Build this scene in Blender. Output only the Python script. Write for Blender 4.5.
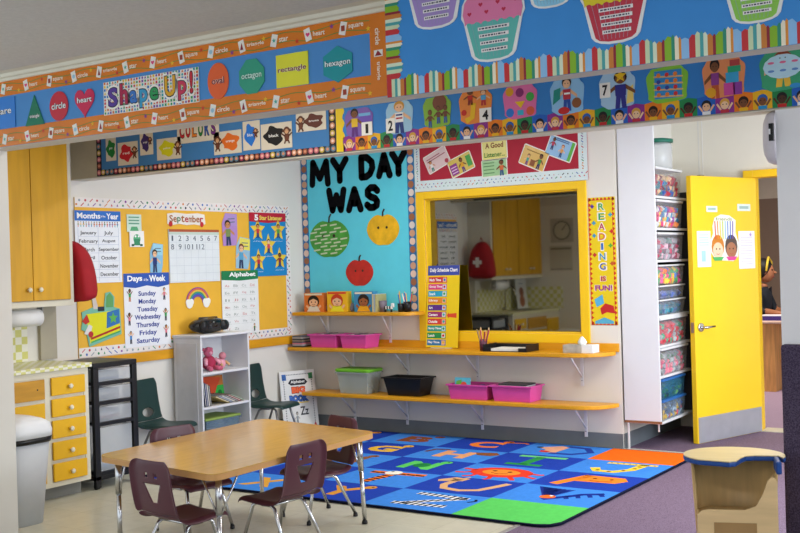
import bpy, math, random
from mathutils import Matrix, Vector, Euler
random.seed(7)
ORD2 = ['first', 'second', 'third', 'fourth', 'fifth', 'sixth', 'seventh', 'eighth', 'ninth']
PI = math.pi
S = bpy.context.scene
for o in list(bpy.data.objects): bpy.data.objects.remove(o)
COL = S.collection

# ---------------------------------------------------------------- camera, world, lights, exposure
FPX = 1090.25
YAW, PITCH, ROLL = map(math.radians, (-33.571, -.146, -1.687))
CP = Vector((6.208, -7.769, 1.45))
fw = Vector((math.sin(YAW)*math.cos(PITCH), math.cos(YAW)*math.cos(PITCH), math.sin(PITCH)))
rt0 = Vector((math.cos(YAW), -math.sin(YAW), 0)); up0 = rt0.cross(fw)
rt = rt0*math.cos(ROLL) + up0*math.sin(ROLL); up = up0*math.cos(ROLL) - rt0*math.sin(ROLL)
cd = bpy.data.cameras.new('camera'); cam = bpy.data.objects.new('camera', cd); COL.objects.link(cam)
cd.sensor_width = 36; cd.lens = FPX*36/800; cd.clip_end = 60; cd.clip_start = .05
M3 = Matrix((rt, up, -fw)).transposed()
cam.matrix_world = Matrix.Translation(CP) @ M3.to_4x4()
S.camera = cam
S.view_settings.view_transform = 'Standard'; S.view_settings.look = 'None'
S.view_settings.gamma = 1; S.view_settings.use_curve_mapping = False
S.view_settings.exposure = .3
w = bpy.data.worlds.new('world'); S.world = w; w.use_nodes = True
w.node_tree.nodes['Background'].inputs[0].default_value = (.84, .92, 1, 1)
w.node_tree.nodes['Background'].inputs[1].default_value = 1.2

def area(loc, rot, sx, sy, power, col=(1, 1, 1)):
    l = bpy.data.lights.new('lamp', 'AREA'); l.shape = 'RECTANGLE'; l.size = sx; l.size_y = sy
    l.energy = power; l.color = col
    o = bpy.data.objects.new('lamp', l); COL.objects.link(o); o.location = loc; o.rotation_euler = rot
    return o
area((1.6, -1.3, 2.56), (0, 0, 0), 1.2, .3, 20, (1, .97, .92))          # fluorescent ceiling fixtures of the alcove
area((4.6, -1.3, 2.56), (0, 0, 0), 1.2, .3, 40, (1, .96, .9))
area((2.0, -3.4, 2.56), (0, 0, 0), 1.2, .3, 12, (1, .95, .86))
area((6.9, -1.6, 1.5), (0, PI/2, 0), 1.6, 2.6, 120, (.84, .92, 1))       # daylight window at the right end of the alcove
area((4.6, -6.6, 2.42), (0, 0, 0), 1.2, .3, 25, (1, .95, .88))          # front room fixture
area((3.4, 3.4, 2.6), (0, 0, 0), 1.2, .6, 60, (1, .93, .85))            # office beyond the yellow door

# ---------------------------------------------------------------- pixel -> plane mapping used for measuring where things stand
def ray(px, py): return fw*FPX + rt*(px-400) - up*(py-266.5)
def on(plane, px, py):
    P0, U, V, N = plane[:4]
    d = ray(px, py); t = (P0-CP).dot(N)/d.dot(N); q = CP + d*t - P0
    return q.dot(U), q.dot(V)
def mk(P0, ang):
    U = Vector((math.cos(ang), math.sin(ang), 0)); V = Vector((0, 0, 1)); N = Vector((math.sin(ang), -math.cos(ang), 0))
    return (Vector(P0), U, V, N, ang)
PB = mk((0, 0, 0), 0); PA = mk((0, 0, 0), PI/2)
Y1, Y1C, Y2 = -4.26, -4.37, -2.6
H1 = mk((0, Y1, 0), 0); H1C = mk((0, Y1C, 0), 0); H2 = mk((0, Y2, 0), 0)
DANG = math.atan2(.812, .268); PD = mk((3.468, .41, 0), DANG)
V_ = lambda pl, px, py: on(pl, px, py)[1]
CEIL = on(mk((0, -4.36, 0), 0), 0, 71)[1]; CR0 = V_(H1, 0, 83); BT0 = V_(H1, 0, 97.5); BT1 = V_(H1, 0, 130); BB0 = V_(H1, 0, 147.5); HB = 2.1; JX = on(H1C, 387, 60)[0]; CB0 = V_(H1C, 400, 96.5); CHB = V_(H1, 400, 100)

# ---------------------------------------------------------------- materials
def lin(c): return c/12.92 if c <= .04045 else ((c+.055)/1.055)**2.4
def hx(h): return tuple(lin(int(h[i:i+2], 16)/255) for i in (0, 2, 4))
_m = {}
def M(h, rough=.6, metal=0, var=.06, scale=9, kind='noise', spec=.35, alpha=1, trans=0, bump=0):
    key = (h, rough, metal, var, scale, kind, spec, alpha, trans, bump)
    if key in _m: return _m[key]
    m = bpy.data.materials.new('m_'+h); m.use_nodes = True; nt = m.node_tree; N = nt.nodes; L = nt.links
    b = N['Principled BSDF']; c = hx(h)
    b.inputs['Roughness'].default_value = rough; b.inputs['Metallic'].default_value = metal
    b.inputs['Specular IOR Level'].default_value = spec
    b.inputs['Alpha'].default_value = alpha; b.inputs['Transmission Weight'].default_value = trans
    tc = N.new('ShaderNodeTexCoord'); mp = N.new('ShaderNodeMapping'); L.new(tc.outputs['Object'], mp.inputs[0])
    tx = N.new('ShaderNodeTexNoise'); tx.inputs['Scale'].default_value = scale; tx.inputs['Detail'].default_value = 4
    if kind == 'wood': mp.inputs['Scale'].default_value = (1, 7, 7)
    if kind == 'woody': mp.inputs['Scale'].default_value = (7, 1, 7)
    if kind == 'woodz': mp.inputs['Scale'].default_value = (7, 7, .8)
    L.new(mp.outputs[0], tx.inputs['Vector'])
    rp = N.new('ShaderNodeValToRGB'); e = rp.color_ramp.elements
    e[0].position = .3; e[1].position = .7
    e[0].color = tuple(max(0, x*(1-var)) for x in c)+(1,); e[1].color = tuple(min(1, x*(1+var)) for x in c)+(1,)
    L.new(tx.outputs['Fac'], rp.inputs[0]); L.new(rp.outputs[0], b.inputs['Base Color'])
    if bump:
        bp = N.new('ShaderNodeBump'); bp.inputs['Strength'].default_value = bump; bp.inputs['Distance'].default_value = .01
        n2 = N.new('ShaderNodeTexNoise'); n2.inputs['Scale'].default_value = scale*6
        L.new(tc.outputs['Object'], n2.inputs['Vector']); L.new(n2.outputs['Fac'], bp.inputs['Height']); L.new(bp.outputs[0], b.inputs['Normal'])
    _m[key] = m; return m
def checker(h1, h2, sc, rough=.4):
    m = bpy.data.materials.new('checker'); m.use_nodes = True; nt = m.node_tree
    b = nt.nodes['Principled BSDF']; b.inputs['Roughness'].default_value = rough
    ck = nt.nodes.new('ShaderNodeTexChecker'); tc = nt.nodes.new('ShaderNodeTexCoord'); mp = nt.nodes.new('ShaderNodeMapping')
    mp.inputs['Location'].default_value = (.013, .017, .019)
    nt.links.new(tc.outputs['Object'], mp.inputs[0]); nt.links.new(mp.outputs[0], ck.inputs[0])
    ck.inputs['Color1'].default_value = hx(h1)+(1,); ck.inputs['Color2'].default_value = hx(h2)+(1,)
    ck.inputs['Scale'].default_value = sc; nt.links.new(ck.outputs[0], b.inputs['Base Color']); return m
def tiles():
    m = bpy.data.materials.new('vinyl_tiles'); m.use_nodes = True; nt = m.node_tree; L = nt.links
    b = nt.nodes['Principled BSDF']; b.inputs['Roughness'].default_value = .3
    tc = nt.nodes.new('ShaderNodeTexCoord'); br = nt.nodes.new('ShaderNodeTexBrick'); L.new(tc.outputs['Object'], br.inputs[0])
    br.offset = 0; br.inputs['Scale'].default_value = 1; br.inputs['Brick Width'].default_value = .305; br.inputs['Row Height'].default_value = .305
    br.inputs['Mortar Size'].default_value = .0012; br.inputs['Color1'].default_value = hx('d9d7c6')+(1,)
    br.inputs['Color2'].default_value = hx('d2cfba')+(1,); br.inputs['Mortar'].default_value = hx('aba792')+(1,)
    nz = nt.nodes.new('ShaderNodeTexNoise'); nz.inputs['Scale'].default_value = 14; nz.inputs['Detail'].default_value = 6
    L.new(tc.outputs['Object'], nz.inputs['Vector'])
    mx = nt.nodes.new('ShaderNodeMixRGB'); mx.blend_type = 'MULTIPLY'; mx.inputs[0].default_value = .25
    L.new(br.outputs[0], mx.inputs[1]); L.new(nz.outputs['Fac'], mx.inputs[2]); L.new(mx.outputs[0], b.inputs['Base Color']); return m
def speckle(h1, h2, sc=220, rough=.95):
    m = bpy.data.materials.new('speckle'); m.use_nodes = True; nt = m.node_tree; L = nt.links
    b = nt.nodes['Principled BSDF']; b.inputs['Roughness'].default_value = rough; b.inputs['Specular IOR Level'].default_value = .1
    tc = nt.nodes.new('ShaderNodeTexCoord'); nz = nt.nodes.new('ShaderNodeTexNoise'); nz.inputs['Scale'].default_value = sc; nz.inputs['Detail'].default_value = 3
    L.new(tc.outputs['Object'], nz.inputs['Vector']); rp = nt.nodes.new('ShaderNodeValToRGB'); e = rp.color_ramp.elements
    e[0].position = .35; e[1].position = .65; e[0].color = hx(h1)+(1,); e[1].color = hx(h2)+(1,)
    L.new(nz.outputs['Fac'], rp.inputs[0]); L.new(rp.outputs[0], b.inputs['Base Color'])
    bp = nt.nodes.new('ShaderNodeBump'); bp.inputs['Strength'].default_value = .3; bp.inputs['Distance'].default_value = .004
    L.new(nz.outputs['Fac'], bp.inputs['Height']); L.new(bp.outputs[0], b.inputs['Normal']); return m
def clear(h, a=.45, rough=.15): return M(h, rough, var=.02, alpha=a, spec=.6)

WALL = M('dedad2', .75, var=.015, scale=2, bump=.05); WHITE = M('e3e2e0', .5, var=.01)
IVORY = M('d8d3c0', .45, var=.03); YEL = M('f2c41c', .4, var=.04, scale=3); CABY = M('d09c1e', .45, var=.12, scale=2.2, kind='woodz')
CHROME = M('c9c9cb', .22, 1, var=.02); BLACK = M('17161a', .45, var=.1)
def P_(h): return M(h, .5, var=.03, spec=.3)         # printed paper colours

# ---------------------------------------------------------------- geometry builder
_txt = {}
def text_geo(s, off):
    k = (s, off)
    if k in _txt: return _txt[k]
    c = bpy.data.curves.new('t', 'FONT'); c.body = s; c.size = 1; c.offset = off; c.resolution_u = 3
    o = bpy.data.objects.new('t', c); COL.objects.link(o)
    me = bpy.data.meshes.new_from_object(o.evaluated_get(bpy.context.evaluated_depsgraph_get()))
    V = [(v.co.x, v.co.y) for v in me.vertices]; F = [tuple(p.vertices) for p in me.polygons]
    bpy.data.objects.remove(o); bpy.data.curves.remove(c); bpy.data.meshes.remove(me)
    xs = [v[0] for v in V] or [0]; ys = [v[1] for v in V] or [0]
    _txt[k] = (V, F, min(xs), max(xs), min(ys), max(ys)); return _txt[k]

class G:
    def __init__(s): s.V = []; s.F = []; s.MI = []; s.SM = []; s.ms = []
    def add(s, V, F, m, sm=False):
        if m not in s.ms: s.ms.append(m)
        i = s.ms.index(m); n = len(s.V); s.V += [tuple(v) for v in V]
        for f in F: s.F.append(tuple(n+a for a in f)); s.MI.append(i); s.SM.append(sm)
        return s
    def box(s, x0, x1, y0, y1, z0, z1, m):
        V = [(x, y, z) for x in (x0, x1) for y in (y0, y1) for z in (z0, z1)]
        return s.add(V, [(0, 1, 3, 2), (4, 6, 7, 5), (0, 4, 5, 1), (2, 3, 7, 6), (0, 2, 6, 4), (1, 5, 7, 3)], m)
    def tube(s, pts, r, m, n=10, cap=True):
        pts = [Vector(p) for p in pts]; rs = r if isinstance(r, (list, tuple)) else [r]*len(pts)
        V = []; F = []; prev = None
        for i, p in enumerate(pts):
            d = (pts[min(i+1, len(pts)-1)] - pts[max(i-1, 0)]).normalized()
            if prev is None:
                a = Vector((0, 0, 1)) if abs(d.z) < .9 else Vector((1, 0, 0)); e = d.cross(a).normalized()
            else: e = (prev - d*prev.dot(d)).normalized()
            prev = e; f = d.cross(e)
            for k in range(n):
                t = 2*PI*k/n; V.append(p + (e*math.cos(t) + f*math.sin(t))*rs[i])
        for i in range(len(pts)-1):
            for k in range(n): F.append((i*n+k, i*n+(k+1) % n, (i+1)*n+(k+1) % n, (i+1)*n+k))
        if cap: F.append(tuple(range(n))[::-1]); F.append(tuple((len(pts)-1)*n+k for k in range(n)))
        return s.add(V, F, m, True)
    def lathe(s, prof, c, m, n=24, sx=1, sy=1):
        V = []; F = []
        for r, z in prof:
            for k in range(n):
                t = 2*PI*k/n; V.append((c[0]+r*sx*math.cos(t), c[1]+r*sy*math.sin(t), c[2]+z))
        for i in range(len(prof)-1):
            for k in range(n): F.append((i*n+k, i*n+(k+1) % n, (i+1)*n+(k+1) % n, (i+1)*n+k))
        F.append(tuple(range(n))[::-1]); F.append(tuple((len(prof)-1)*n+k for k in range(n)))
        return s.add(V, F, m, True)
    def ball(s, c, r, m, n=14, sc=(1, 1, 1)):
        pr = [(r*math.sin(PI*i/n) + 1e-4, -r*math.cos(PI*i/n)*sc[2]) for i in range(n+1)]
        return s.lathe(pr, c, m, 16, sc[0], sc[1])
    def prism(s, poly, a, b, m, axis='y'):
        n = len(poly)
        f = {'y': lambda u, v, w: (u, w, v), 'z': lambda u, v, w: (u, v, w), 'x': lambda u, v, w: (w, u, v)}[axis]
        V = [f(u, v, a) for u, v in poly] + [f(u, v, b) for u, v in poly]
        F = [tuple(range(n)), tuple(range(2*n-1, n-1, -1))] + [(i, i+n, (i+1) % n+n, (i+1) % n) for i in range(n)]
        return s.add(V, F, m)
    def frustum(s, x0, x1, y0, y1, z0, z1, t, m):   # open-topped tapering tub wall, t = inset at base
        V = [(x0+t, y0+t, z0), (x1-t, y0+t, z0), (x1-t, y1-t, z0), (x0+t, y1-t, z0), (x0, y0, z1), (x1, y0, z1), (x1, y1, z1), (x0, y1, z1)]
        return s.add(V, [(3, 2, 1, 0), (0, 1, 5, 4), (1, 2, 6, 5), (2, 3, 7, 6), (3, 0, 4, 7)], m)
    def tub(s, x0, x1, y0, y1, z0, z1, t, m, th=.004, rim=.012):
        s.frustum(x0, x1, y0, y1, z0, z1, t, m)
        V = [(x0+t+th, y0+t+th, z0+th), (x1-t-th, y0+t+th, z0+th), (x1-t-th, y1-t-th, z0+th), (x0+t+th, y1-t-th, z0+th),
             (x0+th, y0+th, z1), (x1-th, y0+th, z1), (x1-th, y1-th, z1), (x0+th, y1-th, z1)]
        s.add(V, [(0, 1, 2, 3), (4, 5, 1, 0), (5, 6, 2, 1), (6, 7, 3, 2), (7, 4, 0, 3)], m)
        if rim:
            for a in ((x0-rim, x1+rim, y0-rim, y0+th), (x0-rim, x1+rim, y1-th, y1+rim), (x0-rim, x0+th, y0+th, y1-th), (x1-th, x1+rim, y0+th, y1-th)):
                s.box(*a, z1-.012, z1, m)
        return s
    def build(s, name, parent=None, loc=(0, 0, 0), rot=(0, 0, 0), bevel=0, sub=0, solid=0, autosm=False):
        me = bpy.data.meshes.new(name); me.from_pydata(s.V, [], s.F)
        for m in s.ms: me.materials.append(m)
        me.polygons.foreach_set('material_index', s.MI); me.polygons.foreach_set('use_smooth', s.SM); me.update()
        o = bpy.data.objects.new(name, me); COL.objects.link(o); o.location = loc; o.rotation_euler = rot
        if parent: o.parent = parent
        if solid: md = o.modifiers.new('so', 'SOLIDIFY'); md.thickness = solid; md.offset = 0
        if bevel: md = o.modifiers.new('bv', 'BEVEL'); md.width = bevel; md.segments = 2; md.limit_method = 'ANGLE'; md.angle_limit = .7
        if sub: md = o.modifiers.new('ss', 'SUBSURF'); md.levels = sub; md.render_levels = sub
        return o
def tag(o, label=None, cat=None, group=None, kind=None):
    if label: o['label'] = label
    if cat: o['category'] = cat
    if group: o['group'] = group
    if kind: o['kind'] = kind
    return o
def thing(name, label, cat, loc=(0, 0, 0), rotz=0, group=None):
    o = bpy.data.objects.new(name, None); COL.objects.link(o); o.empty_display_size = .1
    o.location = loc; o.rotation_euler = (0, 0, rotz); return tag(o, label, cat, group)
def struct(name, g, **k): return tag(g.build(name, **k), kind='structure')
def dup(root, loc, rotz, label, group=None):
    r = root.copy(); COL.objects.link(r); r.location = loc; r.rotation_euler = (0, 0, rotz); tag(r, label, None, group)
    for ch in list(root.children):
        c = ch.copy(); COL.objects.link(c); c.parent = r
        for q in list(ch.children): d = q.copy(); COL.objects.link(d); d.parent = c
    return r

class Art(G):
    """flat printed thing, drawn in 0..1 units; local x right, z up, front towards -y"""
    def __init__(s, plane, xl, yt, xr, yb, off=.001, t=.002, base=None, tilt=0, size=None, shape=None):
        super().__init__(); xc, yc = (xl+xr)/2, (yt+yb)/2
        s.u0, _ = on(plane, xl, yc); s.u1, _ = on(plane, xr, yc); _, s.v1 = on(plane, xc, yt); _, s.v0 = on(plane, xc, yb)
        s.w, s.h = (s.u1-s.u0, s.v1-s.v0)
        uc, vc = (s.u0+s.u1)/2, (s.v0+s.v1)/2
        if size: s.w, s.h = size
        s.setup(plane, uc, vc, off, t, tilt)
        if base: s.slab(shape or [(0, 0), (1, 0), (1, 1), (0, 1)], base)
    def setup(s, plane, uc, vc, off, t, tilt):
        s.t = t; P0, U, V, N, ang = plane
        s.loc = P0 + U*uc + V*vc + N*off; s.rot = (0, -tilt, ang)
    def pt(s, x, y): return ((x-.5)*s.w, (y-.5)*s.h)
    def slab(s, pts, m): s.prism([s.pt(*p) for p in pts], 0, -s.t, m if not isinstance(m, str) else P_(m)); return s
    def P(s, pts, c, L=1):
        y = -s.t - .0005*L; V = [(a, y, b) for a, b in (s.pt(*p) for p in pts)]
        return s.add(V, [tuple(range(len(V)))], P_(c) if isinstance(c, str) else c)
    def R(s, x0, y0, x1, y1, c, L=1): return s.P([(x0, y0), (x1, y0), (x1, y1), (x0, y1)], c, L)
    def O(s, cx, cy, rx, c, L=1, ry=None, n=14):
        ry = ry if ry is not None else rx*s.w/s.h
        return s.P([(cx+rx*math.cos(2*PI*k/n), cy+ry*math.sin(2*PI*k/n)) for k in range(n)], c, L)
    def line(s, pts, wd, c, L=1):      # polyline, width in metres
        q = [Vector(s.pt(*p)) for p in pts]; y = -s.t-.0005*L; V = []; F = []
        for i, p in enumerate(q):
            d = (q[min(i+1, len(q)-1)]-q[max(i-1, 0)]).normalized(); e = Vector((-d.y, d.x))*wd/2
            V += [(p.x+e.x, y, p.y+e.y), (p.x-e.x, y, p.y-e.y)]
        for i in range(len(q)-1): F.append((2*i, 2*i+1, 2*i+3, 2*i+2))
        return s.add(V, F, P_(c) if isinstance(c, str) else c)
    def star(s, cx, cy, r, c, L=1, n=5, k=.45, a0=PI/2):
        pts = []
        for i in range(2*n):
            a = a0+PI*i/n; q = r if i % 2 == 0 else r*k; pts.append((cx+q*math.cos(a), cy+q*math.sin(a)*s.w/s.h))
        return s.P(pts, c, L)
    def T(s, txt, x0, y0, x1, y1, c, L=2, off=.0, rot=0, out=None):
        if out: s.T(txt, x0, y0, x1, y1, out, L, off+.05, rot); L += 1
        V, F, a, b, cc, d = text_geo(txt, off)
        if txt in ('1', 'I', 'l', 'i') and not rot: xm = (x0+x1)/2; hw = (x1-x0)*(.2 if txt != '1' else .26); x0, x1 = xm-hw, xm+hw
        X0, Z0 = s.pt(x0, y0); X1, Z1 = s.pt(x1, y1); y = -s.t-.0005*L; o = []
        if rot:   # text run turned a quarter clockwise
            for vx, vy in V: o.append((X0+(vy-cc)/(d-cc or 1)*(X1-X0), y, Z1-(vx-a)/(b-a or 1)*(Z1-Z0)))
        else:
            for vx, vy in V: o.append((X0+(vx-a)/(b-a or 1)*(X1-X0), y, Z0+(vy-cc)/(d-cc or 1)*(Z1-Z0)))
        return s.add(o, F, P_(c) if isinstance(c, str) else c)
    def kid(s, cx, y0, h, shirt, pants, skin, hair, L=3, wave=0, wd=None):
        k = (wd or h*s.h/s.w*.42)      # half-extent in x of arms
        s.P([(cx-k*.4, y0), (cx-k*.08, y0), (cx, y0+.3*h), (cx+k*.08, y0), (cx+k*.4, y0), (cx+k*.3, y0+.42*h), (cx-k*.3, y0+.42*h)], pants, L)
        s.P([(cx-k*.36, y0+.35*h), (cx+k*.36, y0+.35*h), (cx+k*.4, y0+.66*h), (cx-k*.4, y0+.66*h)], shirt, L+1)
        ya = y0+(.8 if wave else .4)*h
        for q in (-1, 1): s.P([(cx+q*k*.35, y0+.66*h), (cx+q*k*.35, y0+.54*h), (cx+q*k, ya-.03*h), (cx+q*k, ya+.07*h)], skin, L+1)
        s.O(cx, y0+.86*h, k*.46, hair, L+1, .17*h); s.O(cx, y0+.81*h, k*.36, skin, L+2, .13*h)
        for q in (-1, 1): s.O(cx+q*k*.14, y0+.83*h, k*.05, '222222', L+3, .02*h, 6)
        return s
    def done(s, name, label, cat, group=None): return tag(s.build(name, loc=s.loc, rot=s.rot), label, cat, group)
    def part(s, name, parent): return s.build(name, parent)

def local(par_w, par_h, t, y=0):       # an Art drawn as a child in its parent's frame
    a = Art.__new__(Art); G.__init__(a); a.w, a.h, a.t = par_w, par_h, t; return a

SK = ['7a4a2c', 'e8b890', 'c98a5a', 'f0c8a0']
# ================================================================ STRUCTURE
TILE = tiles(); CARP = speckle('5c4c5c', '85738a')
struct('floor', G().box(-.6, 3.42, -9.5, .06, -.1, 0, TILE))
struct('floor', G().box(3.42, 9, -9.5, .06, -.1, 0.002, CARP).box(2.9, 9, .06, 9, -.1, .002, CARP))
struct('trim_1', G().box(3.405, 3.435, -9.5, -.06, 0, .006, M('a9a8a8', .4, .6)), bevel=.002)
struct('trim_2', G().box(0.02, 3.75, -.075, -.03, 0, .005, M('b9b6aa', .5)).box(2.95, 3.75, -.03, .03, 0, .005, M('b9b6aa', .5)), bevel=.002)
GREYB = M('6d7378', .5, var=.05)
struct('wall_left', G().box(-.12, 0, -4.0, .2, 0, 2.6, WALL))
# wall B with the mirror opening
mu0, mu1, mv0, mv1 = 1.318, 2.72, .868, 1.985
struct('wall_back', G().box(0, mu0, 0, .12, 0, 2.6, WALL).box(mu1, 3.03, 0, .12, 0, 2.6, WALL).box(mu0, mu1, 0, .12, 0, mv0, WALL)
       .box(mu0, mu1, 0, .12, mv1, 2.6, WALL))
struct('baseboard_back', G().box(.0, 3.032, -.012, 0, 0.0, .115, GREYB), bevel=.002)
struct('baseboard_left', G().box(0, .012, -2.4, -.02, 0.0, .115, GREYB), bevel=.002)
struct('wall_closet', G().box(2.93, 3.03, .12, 1.25, 0, 2.6, WALL))
struct('baseboard_closet', G().box(3.03, 3.042, .01, 1.24, 0.002, .115, GREYB))
struct('wall_hall', G().box(2.93, 3.7, 1.25, 1.35, 0, 2.6, M('e2ddd0', .7, var=.01)).box(3.7, 4.62, 1.25, 1.35, 2.07, 2.6, M('e2ddd0', .7, var=.01))
       .box(4.62, 8, 1.25, 1.35, 0, 2.6, M('e2ddd0', .7, var=.01)))
struct('trim_3', G().box(3.635, 3.715, 1.2, 1.37, .002, 2.125, YEL).box(4.61, 4.69, 1.2, 1.37, .002, 2.125, YEL).box(3.715, 4.61, 1.2, 1.37, 2.065, 2.125, YEL), bevel=.004)
struct('trim_4', G().box(3.29, 3.296, 1.247, 1.25, .1, 2.6, WHITE))
struct('trim_5', G().box(3.72, 4.61, 1.2, 1.4, .002, .008, M('c9c4b2', .4, .3)))
# office beyond the door
struct('wall_office', G().box(-1, 8, 6.4, 6.5, 0, 2.14, M('8a7564', .8, var=.02)).box(-1, 8, 6.4, 6.5, 2.14, 2.8, M('cfc4b0', .8, var=.02)))
struct('wall_office_side', G().box(.9, 1.0, 1.35, 6.4, 0, 2.8, M('8a7564', .8, var=.02)))
struct('floor', G().box(.9, 2.9, 1.35, 6.5, -.1, .002, speckle('8c7488', 'b09aab')).box(2.9, 8, 1.4, 6.5, .002, .004, speckle('8c7488', 'b09aab')))
struct('ceiling', G().box(-.2, 8, 1.25, 6.5, 2.8, 2.9, WALL))
# ceilings
struct('ceiling', G().box(-.12, 8, Y1+.001, 1.35, 2.6, 2.7, WALL))
struct('ceiling', G().box(-1, 9, -9.5, Y1, CEIL, CEIL+.1, M('cfccc6', .9, var=.05, scale=60, bump=.4)))
# headers and pillars
WH = M('cfcabf', .6, var=.02)
struct('wall_front', G().box(-.6, 1.34, Y1, -4.13, 0, HB, WALL).box(-.6, 9, Y1, -4.13, HB, 2.6, WH).box(JX, 9, Y1C, Y1-.0005, CHB, CEIL-.0005, WH))
yy = Y1
struct('trim_6', G().prism([(yy, CR0), (yy-.02, CR0), (yy-.025, CR0+.012), (yy-.04, CR0+.016), (yy-.048, CR0+.03), (yy-.09, CR0+.045), (yy-.1, CEIL-.0005), (yy, CEIL-.0005)], -.6, JX-.006, IVORY, 'x'))
struct('wall_header', G().box(.0, 9, -2.6, -2.48, 2.113, 2.6, M('b5a98e', .6, var=.04)).box(0, 9, -2.603, -2.477, 2.108, 2.113, M('d8d3c2', .5)))
struct('wall_right', G().box(4.883, 7.2, -2.6, -2.49, 0.002, 2.108, M('f0f0f0', .6, var=.01)))
# chair rail on the left wall, wooden backsplash strip on the back wall
OAK = M('d99a1c', .35, var=.12, scale=3, kind='wood')
OAKY = M('d99a1c', .4, var=.1, scale=3, kind='woody')
struct('trim_10', G().box(0.0005, .02, -2.78, -.001, .766, .838, OAKY), bevel=.003)
struct('trim_11', G().box(0.025, 3.02, -.018, -.0005, .735, .80, OAK), bevel=.003)
# the big mirror window
win = struct('window_1', G().box(mu0+.0, mu1, .075, .08, mv0, mv1, M('8a887e', .03, 1, var=.01)))
fr = G()
fr.box(mu0-.075, mu0, -.02, -.0005, mv0-.075, mv1+.062, YEL).box(mu1, mu1+.07, -.02, -.0005, mv0-.07, mv1+.062, YEL)
fr.box(mu0, mu1, -.02, -.0005, mv1, mv1+.062, YEL).box(mu0, mu1, -.02, -.0005, mv0-.072, mv0, YEL)
fr.box(mu0, mu0+.012, -.0005, .074, mv0, mv1, YEL).box(mu1-.012, mu1, -.0005, .074, mv0, mv1, YEL)
fr.box(mu0+.012, mu1-.012, -.0005, .074, mv1-.012, mv1, YEL).box(mu0+.012, mu1-.012, -.0005, .074, mv0, mv0+.012, YEL)
fo = fr.build('window_frame', bevel=.003); fo.parent = win

# ================================================================ RUG
RW, RH = 3.62-.44, 2.37
rug = Art.__new__(Art); G.__init__(rug); rug.w, rug.h, rug.t = RW, RH, .01
def rr(w, h, r, n=6):
    o = []
    for cx, cy, a in ((w/2-r, h/2-r, 0), (-w/2+r, h/2-r, PI/2), (-w/2+r, -h/2+r, PI), (w/2-r, -h/2+r, 1.5*PI)):
        for k in range(n+1): t = a+PI/2*k/n; o.append((cx+r*math.cos(t), cy+r*math.sin(t)))
    return o
RUGM = lambda h: M(h, .95, var=.06, scale=40, spec=.1, bump=.2)
rug.prism(rr(RW+.03, RH+.03, .12), 0, -.0095, RUGM('10142c'))
DK, LT = '1e3fa8', '3d84dc'; cn = 5
for j in range(5):
    for i in range(cn):
        c = LT if (i+j) % 2 == 1 else DK
        if (i, j) == (4, 4): c = 'ee6a14'
        if (i, j) == (4, 0): c = '58c45c'
        p = [(i/cn, j/5), ((i+1)/cn, j/5), ((i+1)/cn, (j+1)/5), (i/cn, (j+1)/5)]
        if (i, j) == (4, 0): q = .035; p = [(.8, 0), (1-q, 0), (1-q*.3, q*.4), (1, q*1.3), (1, .2), (.8, .2)]
        if (i, j) == (4, 4): q = .02; p = [(.8, .8), (1, .8), (1, 1-q), (1-q, 1), (.8, 1)]
        if (i, j) == (0, 0): q = .03; p = [(q, 0), (.2, 0), (.2, .2), (0, .2), (0, q*1.3)]
        rug.P(p, RUGM(c), 1)
LET = {(0, 4): ('A', 'e8a030'), (1, 4): ('B', '8a4a28'), (2, 4): ('C', 'f08030'), (3, 4): ('D', '24409a'),
       (0, 3): ('F', '50a060'), (1, 3): ('G', 'e8b83c'), (2, 3): ('H', 'e0a070'), (3, 3): ('I', '2a9048'), (4, 3): ('J', 'ecc840'),
       (0, 2): ('L', 'e8b040'), (1, 2): ('M', '8a5a3c'), (2, 2): ('N', '5cc860'), (3, 2): ('O', 'e03c28'), (4, 2): ('P', 'f08428'),
       (0, 1): ('R', 'd09060'), (1, 1): ('S', 'b8803c'), (2, 1): ('T', 'f07828'), (3, 1): ('U', 'd8a878'), (4, 1): ('V', '1c3488'),
       (0, 0): ('W', 'e0e0e0'), (1, 0): ('X', 'd8a040'), (2, 0): ('Y', 'd09038'), (3, 0): ('Z', 'f0f0f0')}
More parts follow.
